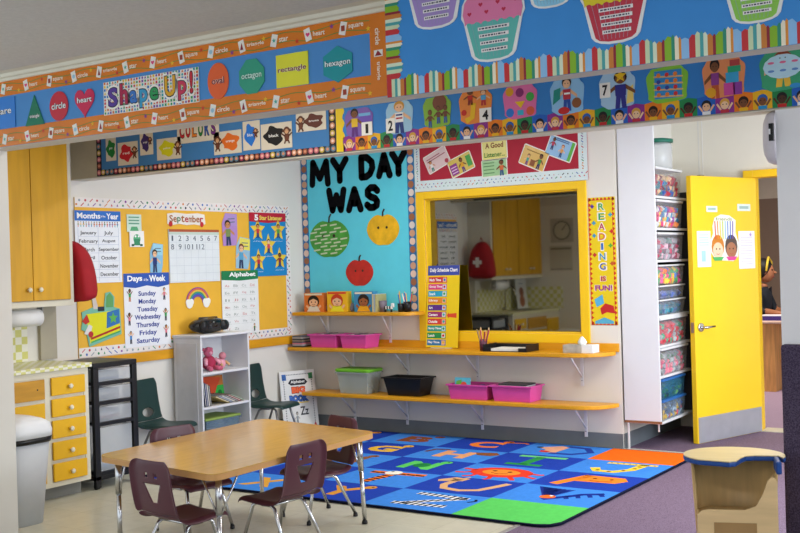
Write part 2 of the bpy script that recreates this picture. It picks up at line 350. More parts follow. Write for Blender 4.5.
# rows as they lie: Z sits beside the green corner, tiger T left of it one row up
for (i, j), (ch, c) in LET.items():
    x0, y0 = i/cn, j/5; sx, sy = 1/cn, 1/5
    q = lambda a, b: (x0+a*sx, y0+b*sy)
    a0, b0 = q(.28, .24); a1, b1 = q(.7, .78)
    if ch == 'O':
        rug.O(*q(.5, .52), .36*sx, RUGM(c), 2, .34*sy); rug.O(*q(.5, .52), .22*sx, RUGM('f08c30'), 3, .2*sy)
        for k in (.4, .58): rug.O(*q(k, .58), .03*sx, RUGM('202020'), 4, .04*sy, 6)
        rug.line([q(.4, .46), q(.5, .4), q(.6, .46)], .012, RUGM('7a2018'), 4)
        for k in range(7):
            t = PI*.9+PI*1.2*k/6; u, v = .5+.34*math.cos(t), .5+.3*math.sin(t); u2, v2 = .5+.5*math.cos(t), .45+.46*math.sin(t)
            rug.line([q(u, v), q((u+u2)/2+.03, (v+v2)/2-.03), q(u2, v2)], .035, RUGM(c), 2)
    elif ch == 'U':
        rug.line([q(.28, .85), q(.27, .45), q(.35, .26), q(.55, .2), q(.72, .32), q(.8, .6), q(.86, .85)], .055, RUGM(c), 2)
        rug.P([q(.08, .72), q(.2, .95), q(.38, .92), q(.36, .75), q(.12, .62)], RUGM(c), 2); rug.line([q(.3, .9), q(.34, 1.02)], .02, RUGM(c), 2)
        rug.O(*q(.22, .84), .02*sx, RUGM('302018'), 3, .03*sy, 6)
    elif ch == 'Z':
        for seg in ([q(.26, .84), q(.84, .78)], [q(.82, .8), q(.34, .26)], [q(.24, .24), q(.8, .3)]):
            rug.line(seg, .06, RUGM(c), 2); n = 8
            for k in range(n):
                t = (k+.5)/n; X = seg[0][0]*(1-t)+seg[1][0]*t; Y = seg[0][1]*(1-t)+seg[1][1]*t
                rug.P([(X-.006, Y-.013), (X+.001, Y-.013), (X+.006, Y+.013), (X-.001, Y+.013)], RUGM('16181e'), 3)
        rug.line([q(.9, .62), q(.95, .72), q(.92, .8)], .02, RUGM('16181e'), 3)
    elif ch == 'T':
        for seg in ([q(.2, .8), q(.86, .84)], [q(.5, .8), q(.42, .14)]):
            rug.line(seg, .075, RUGM(c), 2)
            for k in range(6):
                t = (k+.5)/6; X = seg[0][0]*(1-t)+seg[1][0]*t; Y = seg[0][1]*(1-t)+seg[1][1]*t
                rug.P([(X-.012, Y-.008), (X+.012, Y-.012), (X+.012, Y-.002), (X-.012, Y+.004)], RUGM('201812'), 3)
        rug.O(*q(.46, .84), .1*sx, RUGM('f0ece0'), 4, .13*sy); rug.O(*q(.42, .9), .02*sx, RUGM('202020'), 5, .03*sy, 6)
    elif ch == 'H':
        rug.T('H', a0, b0, a1, b1, RUGM(c), 2, .05); rug.P([q(.66, .78), q(.9, .88), q(1.0, .72), q(.92, .6), q(.74, .6)], RUGM('8a5230'), 3)
        rug.line([q(.28, .85), q(.1, .8), q(.06, .55)], .04, RUGM('6a4028'), 3)
    elif ch == 'V':
        for k in range(7): rug.P([q(.18+.05*k, .9-.02*k), q(.28+.05*k, .88), q(.46, .22)], RUGM('16308c'), 2)
        rug.line([q(.46, .2), q(.64, .5), q(.72, .66), q(.9, .8)], .05, RUGM('16308c'), 2)
        for k in range(4): rug.line([q(.6+.09*k, .5+.09*k), q(.66+.09*k, .34+.1*k)], .03, RUGM('16308c'), 2)
        rug.O(*q(.46, .36), .08*sx, RUGM('e86a28'), 3, .1*sy); rug.O(*q(.48, .42), .02*sx, RUGM('f4f4f4'), 4, .03*sy, 6)
    elif ch == 'D':
        rug.line([q(.45, .22), q(.72, .24), q(.88, .5), q(.74, .8), q(.48, .84)], .06, RUGM(c), 2)
        rug.P([q(.16, .62), q(.4, .86), q(.52, .8), q(.5, .3), q(.34, .24), q(.3, .5)], RUGM('e8a888'), 2)
        rug.O(*q(.18, .64), .045*sx, RUGM('181818'), 3, .05*sy, 8); rug.P([q(.28, .4), q(.42, .36), q(.4, .26), q(.3, .26)], RUGM('d03030'), 3)
    elif ch == 'J':
        rug.line([q(.72, .88), q(.68, .45), q(.55, .22), q(.36, .22), q(.28, .42)], .07, RUGM(c), 2)
        rug.line([q(.3, .84), q(.86, .86)], .05, RUGM(c), 2)
        for k in range(8): rug.O(*q(.34+.07*k, .85), .012*sx, RUGM('5a3c18'), 3, .02*sy, 6)
        for u, v in ((.7, .7), (.69, .55), (.62, .36), (.5, .22), (.36, .26)): rug.O(*q(u, v), .025*sx, RUGM('5a3c18'), 3, .035*sy, 6)
    elif ch == 'I':
        rug.line([q(.5, .82), q(.48, .2)], .075, RUGM(c), 2); rug.line([q(.22, .84), q(.8, .86)], .06, RUGM('68c878'), 2); rug.line([q(.28, .2), q(.72, .2)], .06, RUGM(c), 2)
    elif ch == 'P':
        rug.line([q(.42, .85), q(.24, .14)], .075, RUGM(c), 2); rug.P([q(.36, .86), q(.8, .84), q(.88, .66), q(.8, .46), q(.36, .42)], RUGM(c), 2)
        for u in (.52, .7): rug.O(*q(u, .68), .025*sx, RUGM('402010'), 3, .035*sy, 6)
        rug.line([q(.5, .54), q(.62, .5), q(.74, .56)], .012, RUGM('7a3010'), 3)
    else:
        rug.T(ch, a0, b0, a1, b1, RUGM(c), 2, .05)
        rug.O(*q(.68, .84), .07*sx, RUGM(c), 3, .09*sy); rug.O(*q(.7, .86), .016*sx, RUGM('202020'), 4, .025*sy, 6)
        if ch == 'N': rug.O(*q(.5, .52), .1*sx, RUGM('208040'), 4, .16*sy)
        if ch == 'C': rug.line([q(.7, .8), q(.9, .86), q(.96, .8)], .03, RUGM(c), 3)
tag(rug.build('alphabet_rug', loc=((.44+3.62)/2, (-.09-2.46)/2, .0065), rot=(-PI/2, 0, 0)), 'blue checked alphabet rug with animal letters, orange and green corners', 'rug')

# ================================================================ FRONT HEADER DECORATION
def heart(cx, cy, r, k=1):
    return [(cx+r*16*math.sin(t)**3/17, cy+k*r*(13*math.cos(t)-5*math.cos(2*t)-2*math.cos(3*t)-math.cos(4*t))/17) for t in [2*PI*i/24 for i in range(24)]]
x1h = on(H1, 387.5, 60)[0]; x0h = 0.6
bd = Art.__new__(Art); G.__init__(bd); bd.w, bd.h = x1h-x0h, CR0-BB0; bd.setup(H1, (x0h+x1h)/2, (CR0+BB0)/2, .0015, .006, 0)
bd.slab([(0, 0), (1, 0), (1, 1), (0, 1)], M('4a8ccc', .55, var=.03))
board1 = bd.build('bulletin_board', loc=bd.loc, rot=bd.rot); tag(board1, 'long blue board of cutout shapes on the left header', 'bulletin board')
ob = local(bd.w, bd.h, .0065); hb = (CR0-BT0)/bd.h; wb = .075/bd.w
ORG = M('dd7c22', .25, var=.1, scale=5, spec=.5)
hb2 = (BT1-BB0)/bd.h
for a in ((0, 1-hb, 1, 1), (0, 0, 1, hb2), (1-wb, hb2, 1, 1-hb)): ob.R(*a, ORG, 1)
words = ['circle', 'triangle', 'star', 'heart', 'square']; step = .178/bd.w
for row in (0, 1):
    yb = (1-hb) if row else 0
    for wv in (.25, .75):
        ob.line([(i/120*(1-wb), yb+hb*(wv+.1*math.sin(i*.55+row))) for i in range(121)], .003, '4f8c3a', 2)
    n = int((1-wb)/step)
    for i in range(n):
        x = (1-wb)-(i+1)*step + .01; wd = words[(4-i + 0) % 5]
        cxx = x+.018/bd.w; hh = .03/bd.w; an = .25 if i % 2 else -.25
        c4 = [(cxx+(dx*math.cos(an)-dz*math.sin(an))/bd.w, yb+hb*.5+(dx*math.sin(an)+dz*math.cos(an))/bd.h) for dx, dz in ((-.016, -.026), (.016, -.026), (.016, .026), (-.016, .026))]
        ob.P(c4, 'eeeae2', 3)
        c = (cxx, yb+hb*.5)
        if wd == 'triangle': ob.P([(c[0]-.009/bd.w, c[1]-.015/bd.h), (c[0]+.009/bd.w, c[1]-.015/bd.h), (c[0], c[1]+.016/bd.h)], '8a1c2c', 4)
        elif wd == 'star': ob.star(*c, .011/bd.w, '50b0a0', 4)
        elif wd == 'heart': ob.P(heart(*c, .011/bd.w, bd.w/bd.h), 'e0407c', 4)
        elif wd == 'circle': ob.O(*c, .01/bd.w, '9cc8dc', 4)
        else: ob.R(c[0]-.009/bd.w, c[1]-.011/bd.h, c[0]+.009/bd.w, c[1]+.011/bd.h, 'a0402c', 4)
        ob.T(wd, x+.045/bd.w, yb+hb*.36, x+(.045+.012*len(wd))/bd.w, yb+hb*.64, 'f4e6d0', 3, .02)
        ob.star(x+.14/bd.w, yb+hb*(.72 if i % 2 else .25), .012/bd.w, ('e8b820', '8c3c8c', 'cc3420')[i % 3], 3)
ob.T('circle', 1-wb*.65, .62, 1-wb*.35, .82, 'f4e6d0', 3, .02, rot=1); ob.T('triangle', 1-wb*.65, .2, 1-wb*.35, .42, 'f4e6d0', 3, .02, rot=1)
ob.R(1-wb*.75, .48, 1-wb*.2, .56, 'eeeae2', 3); ob.P([(1-wb*.7, .49), (1-wb*.25, .49), (1-wb*.5, .555)], '8a1c2c', 4)
ob.part('border', board1)

def shape_card(name, label, px, pts, color, txt, tc='f2f2f2', tbox=(.12, .4, .88, .62), out='202020', gl=.3):
    a = Art(H1, *px, off=.009, t=.003); a.slab(pts, M(color, gl, var=.03, spec=.5)); o = a.done(name, label, 'cutout shape')
    b = local(a.w, a.h, .003); b.T(txt, *tbox, tc, 1, .015, out=out); b.part('lettering', o); return o
circ = [(.5+.5*math.cos(2*PI*k/32), .5+.5*math.sin(2*PI*k/32)) for k in range(32)]
shape_card('square_cutout', 'bright blue square cutout lettered square, at the left end of the shape board', (-12, 99, 17, 129), [(0, 0), (1, 0), (1, 1), (0, 1)], '2a7fd6', 'square')
shape_card('triangle_cutout', 'glossy dark green tall triangle cutout on the blue shape board', (27, 95, 46, 125.5), [(0, 0), (1, 0), (.5, 1)], '177a5c', 'triangle', tbox=(.25, .22, .75, .36), gl=.15)
shape_card('circle_cutout', 'red circle cutout lettered circle on the blue shape board', (51.5, 91.5, 70, 121), circ, 'c82038', 'circle')
shape_card('heart_cutout', 'crimson heart cutout lettered heart on the blue shape board', (76.5, 86.5, 96.5, 117.5), [(.5+(x)*.5*1.06, .52+y*.5*1.1) for x, y in heart(0, 0, 1)], 'd01f52', 'heart', tbox=(.14, .48, .86, .66))
shape_card('oval_cutout', 'orange oval cutout lettered oval on the blue shape board', (209.5, 63, 230.5, 99.5), circ, 'e8622c', 'oval', '7a1830', (.2, .42, .8, .6), 'f0d0c0')
shape_card('octagon_cutout', 'sea green octagon cutout lettered octagon', (241, 59.5, 266, 94), [(.3, 0), (.7, 0), (1, .3), (1, .7), (.7, 1), (.3, 1), (0, .7), (0, .3)], '2f9f80', 'octagon', 'cfeee0', (.1, .4, .9, .6), '2a6a5c')
shape_card('rectangle_cutout', 'yellow rectangle cutout lettered rectangle', (278, 53.5, 310, 86.5), [(0, 0), (1, 0), (1, 1), (0, 1)], 'e6e436', 'rectangle', '7a1830', (.06, .42, .94, .62), 'f4f4d0')
shape_card('hexagon_cutout', 'teal hexagon cutout lettered hexagon at the right end of the shape board', (325, 46, 354, 83), [(.5, 0), (1, .25), (1, .75), (.5, 1), (0, .75), (0, .25)], '14959c', 'hexagon', 'e8f4f4', (.06, .42, .94, .62))
a = Art(H1, 105.5, 75, 201, 109, off=.009, t=.003, base='ece8e0'); 
pal = ['c8283c', '2878c0', '289858', 'e8c020', 'd87028', '7840a0', '20a0a8']
for i in range(34):
    for j in range(10):
        x, y = (i+.2)/34, (j+.2)/10; c = random.choice(pal); k = random.random()
        if k < .4: a.R(x, y, x+.019, y+.075, c, 1)
        elif k < .7: a.P([(x, y), (x+.022, y), (x+.011, y+.085)], c, 1)
        else: a.O(x+.01, y+.035, .01, c, 1, n=8)
pn = a.done('title_banner', 'multicoloured confetti banner reading Shape Up!', 'banner')
b = local(a.w, a.h, .0045)
for ch, x0, x1, y0, y1, c in (('S', .05, .165, .2, .82, '5a3c98'), ('h', .18, .275, .22, .9, 'b02a50'), ('a', .285, .375, .22, .64, '3a78c8'), ('p', .39, .485, .05, .64, '3a9cc8'), ('e', .5, .6, .22, .64, '2c9858'),
                              ('U', .655, .775, .25, .9, 'e0a828'), ('p', .79, .885, .1, .7, 'c83858'), ('!', .91, .95, .25, .93, 'c82838')):
    b.T(ch, x0-.012, y0-.06, x1+.012, y1+.06, 'f6f2ea', 1, .06); b.T(ch, x0, y0, x1, y1, '1c1c2a', 2, .05); b.T(ch, x0+.007, y0+.03, x1-.007, y1-.03, c, 3, .03)
b.part('lettering', pn)

# cupcake board
cb = Art.__new__(Art); G.__init__(cb); cx0, cx1 = JX+.003, 6.2; cb.w, cb.h = cx1-cx0, CEIL-.003-CB0; cb.setup(H1C, (cx0+cx1)/2, (CEIL-.003+CB0)/2, .0015, .006, 0)
cb.slab([(0, 0), (1, 0), (1, 1), (0, 1)], M('3a8cd2', .6, var=.03)); board2 = cb.build('bulletin_board', loc=cb.loc, rot=cb.rot)
tag(board2, 'bright blue board with cupcakes on the right header', 'bulletin board')
sb = local(cb.w, cb.h, .0065); per = .165; seq = [(.022, 'c03034'), (.016, 'c8d8b0'), (.012, '48a0a0'), (.014, 'd8e4c8'), (.018, 'c87c34'), (.01, '8c2434'), (.024, '84b428'), (.012, '2c8c70'), (.014, 'ece4c8'), (.009, 'd88c34'), (.027, '8cbce4')]
tot = sum(q[0] for q in seq); x = 0; hs = .066/cb.h; k = 0; 
while x < cb.w-.01:
    wd, c = seq[k % len(seq)]; wd *= per/tot; e = .006*math.sin(x*90)
    sb.P([(x/cb.w, 0), (min(1, (x+wd)/cb.w), 0), (min(1, (x+wd)/cb.w), hs+.02*math.sin((x+wd)*70)), ((x+wd/2)/cb.w, hs+.02+.02*math.sin((x+wd/2)*70)), (x/cb.w, hs+.02*math.sin(x*70))], c, 1); x += wd; k += 1
y = .066; k = 0; ws = .068/cb.w
while y < cb.h-.005:
    wd, c = seq[k % len(seq)]; wd *= per/tot; y2 = min(cb.h, y+wd)
    sb.P([(0, y/cb.h), (ws*(.9+.12*math.sin(y*70)), y/cb.h), (ws*(1.02+.1*math.sin((y+wd/2)*70)), (y+y2)/2/cb.h), (ws*(.9+.12*math.sin(y2*70)), y2/cb.h), (0, y2/cb.h)], c, 2); y += wd; k += 1
sb.part('striped_border', board2)
def cupcake(label, xl, xr, yb, icing, cup, deco, lines=4, ytop=None):
    # widths measured at the icing, paper foot at yb
    u0, _ = on(H1C, xl, yb-30); u1, _ = on(H1C, xr, yb-30); _, v0 = on(H1C, (xl+xr)/2, yb)
    wd = u1-u0; ht = min(wd*1.12, CEIL-.004-v0)     # cut by the ceiling line
    full = wd*1.12
    a = Art.__new__(Art); G.__init__(a); a.w, a.h = wd, full; a.setup(H1C, (u0+u1)/2, v0+full/2, .0085, .003, 0)
    top = ht/full
    def clip(pts): return [(px, min(py, top)) for px, py in pts]
    out = [(.28, .0), (.4, -.02), (.6, -.02), (.72, .0), (.8, .03), (.85, .08), (.96, .5), (1.0, .56), (.98, .72), (.9, .84), (.72, .96), (.5, 1), (.28, .96), (.1, .84), (.02, .72), (0, .56), (.04, .5), (.15, .08), (.2, .03)]
    a.slab(clip(out), M('e6e6e2', .5))
    a.P([(.27, .03), (.4, .01), (.6, .01), (.73, .03), (.79, .07), (.92, .5), (.08, .5), (.21, .07)], cup, 1)
    for k in range(8): a.line([(.28+.055*k, .04), (.16+.085*k, .5)], .0012, '8f9fb0', 2)
    ic = [(.06, .5)] + [(.06+.88*i/24, .46+.035*abs(math.sin(i*.9))) for i in range(25)] + [(.97, .6), (.94, .74), (.84, .85), (.66, .94), (.5, .97), (.34, .94), (.16, .85), (.06, .74), (.03, .6)]
    a.P(clip(ic), icing, 3)
    for k in range(9):
        px, py = .14+.09*k, .6+.1*((k*5) % 3)
        if py < top-.05: a.P(heart(px, py, .035, a.w/a.h), deco, 4)
    o = a.done('cupcake_cutout', label, 'cupcake cutout', 'cupcakes on the header board')
    b = local(a.w, a.h, .003)
    for i in range(lines):
        y = .4-.09*i; xl_ = .27+.015*i; b.R(xl_, y-.025, .76-.012*i, y+.02, 'ece8e4', 5)
        x = xl_+.02
        while x < .72-.012*i:
            q = random.uniform(.015, .045); b.R(x, y-.012, x+q, y+.008, '4a4a5a', 6); x += q+.012
    b.part('name_strips', o)
cupcake('purple cupcake cutout, leftmost on the header board', 407, 467, 27.5, 'b098d8', 'a58cc8', '8868b0', 1+3)
cupcake('cupcake cutout with pink hearts icing over a teal cup', 463, 527, 60, 'e07ca4', '5fb8ac', 'c02848')
cupcake('pale blue cupcake cutout whose foot only just shows at the frame top', 524, 579, 7, 'c8a0d0', '8ccae4', '7080c0', 4)
cupcake('cupcake cutout with yellow icing over a red cup', 582, 652, 42, 'e0cc2c', 'c03848', 'c04030')
cupcake('green cupcake cutout, rightmost on the header board', 722, 792, 22, 'd0c050', '8cc850', '50a0a0')

# ================================================================ SECOND HEADER DECORATION
def board_on(plane, u0, u1, v0, v1, color, label, off=.0015, t=.005):
    a = Art.__new__(Art); G.__init__(a); a.w, a.h = u1-u0, v1-v0; a.setup(plane, (u0+u1)/2, (v0+v1)/2, off, t, 0)
    a.slab([(0, 0), (1, 0), (1, 1), (0, 1)], M(color, .6, var=.03)); o = a.build('bulletin_board', loc=a.loc, rot=a.rot)
    tag(o, label, 'bulletin board'); return a, o
uL, _ = on(H2, 97.5, 160); uM, _ = on(H2, 337, 135); HT = 2.42
a, o = board_on(H2, uL, uM-.003, 2.118, HT, '3a78b4', 'blue colour-word board with dark picture border on the middle header')
b = local(a.w, a.h, .0055); r = .019
for bx in ((0, 0, 1, .042/a.h), (0, .042/a.h, .05/a.w, 1), (1-.05/a.w, .042/a.h, 1, 1)): b.R(*bx, '231a20', 1)
def face(bb, x, y, i):
    c = ('c06878', '8c4838', 'c88868', '903050', '58788c', 'c0a848')[i % 6]
    bb.O(x, y, r/bb.w, c, 2, r/bb.h, 9); bb.O(x, y, r*.55/bb.w, ('e8b0a0', 'd08c6c', 'f0d0c0')[i % 3], 3, r*.5/bb.h, 7)
n = int(a.w/.042)
for i in range(n): face(b, (i+.5)/n, .024/a.h, i*5+i//3)
for i in range(6): face(b, .024/a.w, (.07+.045*i)/a.h, i*5+1); face(b, 1-.024/a.w, (.07+.045*i)/a.h, i*3+2)
b.part('picture_border', o)
def monkey(g, cx, cy, r, L=3):
    bw = '5a3424'; k = g.w/g.h
    g.O(cx, cy-r*1.5*k, r*.8, ('2a4a8c', '6a3c2c')[int(cx*97) % 2], L, r*1.2*k); g.O(cx, cy, r, bw, L+1)
    for q in (-1, 1): g.O(cx+q*r, cy, r*.4, bw, L); g.line([(cx+q*r*.5, cy-r*1.4*k), (cx+q*r*1.7, cy-r*.6*k)], .01, bw, L)
    for q in (-1, 1): g.line([(cx+q*r*.4, cy-r*2.4*k), (cx+q*r*.8, cy-r*3.2*k)], .011, bw, L)
    g.O(cx, cy-r*.2*k, r*.62, 'd0a078', L+2); g.O(cx-r*.25, cy+r*.1*k, r*.1, '181010', L+3, n=6); g.O(cx+r*.25, cy+r*.1*k, r*.1, '181010', L+3, n=6)
for nm, px, c, mx, lab in (('green', (107, 138, 117, 161), '1c7a34', 0, 'green'), ('red', (119, 142, 139, 165), 'c02030', .84, 'red'), ('purple', (141, 131, 154, 155), '3a2a6c', .8, 'purple'),
                           ('yellow', (158, 138, 182, 159.5), 'd0cc20', .88, 'yellow'), ('orange', (215, 131, 242.5, 154), 'd86a24', .14, 'orange'), ('blue', (244, 121, 261, 150), '2470cc', .76, 'blue'),
                           ('black', (262, 123, 293, 149), '141418', .84, 'black'), ('brown', (297, 112, 327, 131), '5c2c20', .16, 'brown')):
    g = Art(H2, *px, off=.008, t=.002, base='d4ccbc'); cx = .5 if mx == 0 else (.42 if mx > .5 else .6)
    pts = [(cx+(.3+.06*math.sin(5*t+len(nm)))*math.cos(t)*(1.4 if mx == 0 else 1), .52+(.36+.06*math.sin(4*t))*math.sin(t)) for t in [2*PI*k/28 for k in range(28)]]
    g.P(pts, c, 1); g.T(nm, cx-.16, .47, cx+.16, .58, 'f0f0f0', 2, .01)
    if mx: monkey(g, mx, .66, .1)
    g.done('colour_card', lab+' paint blob card'+(' with a monkey' if mx else '')+' on the colour-word board', 'card', 'colour cards on the middle header')
g = Art(H2, 178, 117, 220, 142, off=.008, t=.002, base='d4ccbc')
for i, (ch, c) in enumerate(zip('COLORS', ('c02030', 'c02030', 'e08030', '20803c', '2050a0', '703080'))): g.T(ch, .06+.15*i, .2, .18+.15*i, .8, '201818', 1, .06); g.T(ch, .065+.15*i, .23, .175+.15*i, .77, c, 2, .02)
g.done('title_card', 'title card reading COLORS above the paint blob cards', 'card')
# number board
uR = 5.75
a, o = board_on(H2, uM, uR, 2.118, HT, '2f7ec8', 'blue number board with child-face border on the middle header')
b = local(a.w, a.h, .0055)
e = .055/a.w
b.P([(0, 0), (e, 0)] + [(e*(1+.15*math.sin(i*1.3)), i/20) for i in range(21)] + [(0, 1)], 'e8c81c', 1)
hb = .088; n = int((a.w-.05)/hb); cols = ['8c2c8c', 'e87c18', 'ecb41c', '20884c', '2060c0']
for i in range(n):
    x0 = (.05+i*hb)/a.w; x1 = (.05+(i+1)*hb)/a.w; c = cols[i % 5]; y1 = .082/a.h; cx = (x0+x1)/2
    b.P([(x0, 0), (x1, 0), (x1, y1), (cx, y1*1.1), (x0, y1)], c, 1)
    sk = (SK[3], SK[0], SK[0], '4a2c1c', SK[1])[i % 5]; hr = (SK[1], '201410', '2860b0', '181818', '181820')[i % 5]
    b.O(cx, .5*y1+.005/a.h, .024/a.w, hr if i % 5 != 0 else 'd8a040', 2); b.O(cx, .44*y1, .019/a.w, sk, 3)
    b.R(cx-.02/a.w, 0, cx+.02/a.w, .2*y1, ('c03040', 'ecb41c', '2890c8', 'c02828', 'f0f0f0')[i % 5], 3)
    for q in (-1, 1): b.line([(cx+q*.018/a.w, .2*y1), (cx+q*.037/a.w, .55*y1)], .009, sk, 3); b.O(cx+q*.008/a.w, .5*y1, .003/a.w, '181010', 4, n=6)
b.part('child_face_border', o)
def num_card(label, px, bg, fn, digit=None, dbox=None):
    g = Art(H2, *px, off=.008, t=.002)
    rim = [(.5+.5*math.copysign(abs(math.cos(t))**.5, math.cos(t))*(1+.05*math.sin(7*t))*.97, .5+.5*math.copysign(abs(math.sin(t))**.5, math.sin(t))*(1+.04*math.sin(6*t))*.97) for t in [2*PI*k/40 for k in range(40)]]
    g.slab(rim, bg); fn(g); 
    if digit: x0, y0, x1, y1 = dbox; g.R(x0, y0, x1, y1, 'f0eee8', 6); g.T(digit, x0+(x1-x0)*.25, y0+(y1-y0)*.15, x1-(x1-x0)*.25, y1-(y1-y0)*.15, '101010', 7, .03)
    g.done('number_card', label, 'card', 'number cards on the middle header')
def f1(g): g.kid(.35, .02, .95, 'e0b828', '5c2c80', SK[0], '201410', wd=.3); g.R(.5, .5, .95, .8, '6c50b8', 2); g.R(.5, .7, .92, .8, '70b0e0', 3)
def f2(g): g.kid(.5, .02, .95, 'f0f0f0', '203880', SK[1], 'c89030', wd=.42); g.R(.38, .45, .62, .5, 'b02030', 5); g.R(.38, .55, .62, .6, '203880', 5)
def f3(g):
    for x in (.25, .55, .8): g.kid(x, .03+.1*(x > .5), .55, '6c4030', '3a5c9c', SK[0], '5c3420', wd=.16)
    g.O(.6, .78, .25, '7a4630', 3)
def f4(g):
    g.line([(.2, .1), (.4, .2), (.45, .6)], .03, 'e8b820', 3); g.kid(.35, .55, .42, 'c02c20', '8c3020', SK[0], '301810', wd=.2); g.kid(.75, .5, .45, '50a0d0', 'c03838', SK[1], '604020', wd=.2); g.O(.15, .35, .08, 'c82c20', 4)
def f5(g):
    for x, y, c in ((.2, .2, '3078d0'), (.8, .2, 'e06040'), (.8, .6, '40a848'), (.5, .75, '8c3070'), (.2, .8, 'e0a020')): g.O(x, y, .12, c, 3)
    g.P([(.35, .5), (.65, .5), (.52, .3)], 'ecc020', 3); g.R(.42, .1, .6, .25, '38b0d0', 3)
def f6(g): g.kid(.5, .1, .9, 'b83040', '2850a8', SK[1], '301810', wd=.3); g.R(.42, .55, .6, .6, 'f0f0f0', 6); g.O(.78, .3, .14, '8c5430', 5); g.O(.4, .12, .17, 'c82828', 5, .1); g.P([(.08, .3), (.3, .45), (.32, .75), (.12, .7)], '208c80', 5)
def f7(g): g.kid(.6, .0, .95, '303088', '303088', SK[0], '201410', wd=.4); g.star(.6, .85, .18, 'ecc020', 6); g.P([(.75, .1), (.95, .15), (.95, .6), (.8, .5)], 'ecd070', 3)
def f8(g):
    g.R(.2, .12, .85, .88, '3088c8', 2)
    for y in (.15, .33, .5, .68): g.line([(.18, y+.05), (.88, y)], .008, 'd8b070', 3); [g.O(x, y+.08, .05, random.choice(['e08030', 'c83030', '384898']), 4) for x in (.3, .5, .7)]
def f9(g): g.kid(.3, .0, .95, '8c3c8c', 'c0542c', SK[0], '181010', wd=.25); [g.R(x0, y0, x1, y1, c, 3) for x0, y0, x1, y1, c in ((.5, .05, .75, .35, 'c84898'), (.72, .05, .92, .35, '8c3c9c'), (.55, .35, .85, .6, '38a0d0'), (.6, .6, .9, .75, '28a070'), (.65, .75, .88, .9, 'b04040'))]; g.O(.2, .15, .12, 'e0a020', 8)
def f10(g): g.kid(.5, .1, .85, 'c0e0f0', 'ecc040', SK[1], '904020', wd=.4); g.O(.5, .6, .42, 'bfe4f4', 6, .3); [g.O(x, y, .07, 'e07098' if y > .6 else '6090d0', 7, .03) for x in (.25, .5, .75) for y in (.5, .7)]; g.O(.75, .1, .12, '3898d8', 6, .06)
num_card('purple-edged number card of a child reading beside the numeral 1', (346, 108, 374, 137), '7c5cb0', f1, '1', (.6, .02, .98, .48))
num_card('pale blue number card of a striped child beside the numeral 2', (387, 101, 414, 134), '9cc8e4', f2, '2', (.0, .05, .34, .5))
num_card('green-edged number card with three small bears', (424, 96, 452, 128), '84b43c', f3)
num_card('orange number card with fruit and the numeral 4', (460, 89, 493, 124), 'e8893c', f4, '4', (.62, .02, .98, .42))
num_card('pink star-shaped number card with coloured balls', (504, 84, 538, 119), 'e070a8', f5)
num_card('pale blue number card of a child with teddy and red shoes', (551, 78, 585, 115), '90c4ec', f6)
num_card('pale number card of a child in purple beside the numeral 7', (600, 71, 636, 109), 'a8cce8', f7, '7', (.02, .32, .32, .72))
num_card('lime-edged number card of a toy shelf', (647, 66, 689, 103), '84c43c', f8)
num_card('orange-edged number card of a girl with stacked presents', (703, 57, 746, 98), 'e8905c', f9)
num_card('green number card of a child holding a cloud of insects', (760, 50, 808, 91), '40a878', f10)
# border on the rear face of the middle header, which the mirror shows
struct('trim_12', G().box(.3, 5.2, -2.48, -2.476, 2.115, 2.2, M('4c5040', .6, var=.8, scale=30)))

# ================================================================ WALL A : yellow bulletin board
bu0, _ = on(PA, 60, 280); bu1, _ = on(PA, 290, 270)
bu0 = -2.585; BV0, BV1 = .845, 1.992
a, oA = board_on(PA, bu0, bu1, BV0, BV1, 'e8b238', 'large golden yellow bulletin board with school-supply border on the left wall', t=.008)
b = local(a.w, a.h, .0085); bt = .07
for bx in ((0, 1-bt/a.h, 1, 1), (0, 0, 1, bt/a.h), (1-bt/a.w, bt/a.h, 1, 1-bt/a.h)): b.R(*bx, 'e6e0dc', 1)
icons = ['c04048', '3a8c5c', '3a68b0', '803c90', 'd08040', '303040', '90a0a8']
def icon(bb, x, y, s, L=2):
    c = random.choice(icons); k = random.random()
    if k < .35: t = random.choice((-1, 1)); bb.line([(x-s/bb.w, y-t*s*.8/bb.h), (x+s/bb.w, y+t*s*.8/bb.h)], .007, c, L)
    elif k < .6: bb.O(x, y, s*.7/bb.w, c, L, n=8)
    elif k < .8: bb.R(x-s*.6/bb.w, y-s*.5/bb.h, x+s*.6/bb.w, y+s*.5/bb.h, c, L)
    else: bb.P([(x-s*.6/bb.w, y-s*.6/bb.h), (x+s*.6/bb.w, y-s*.6/bb.h), (x, y+s*.8/bb.h)], c, L)
n = int(a.w/.027)
for i in range(n):
    for y in (.5*bt/a.h, 1-.5*bt/a.h): icon(b, min(.985, (i+.5)/n), y+(.013 if i % 2 else -.013), .014)
for i in range(40): icon(b, 1-bt/2/a.w+(.005 if i % 2 else -.005), .06+.88*i/39, .013)
b.part('school_supply_border', oA)
PO = .0125
def poster(name, label, cat, px, base='efefed', group=None, **k): return Art(PA, *px, off=PO, base=base, **k)
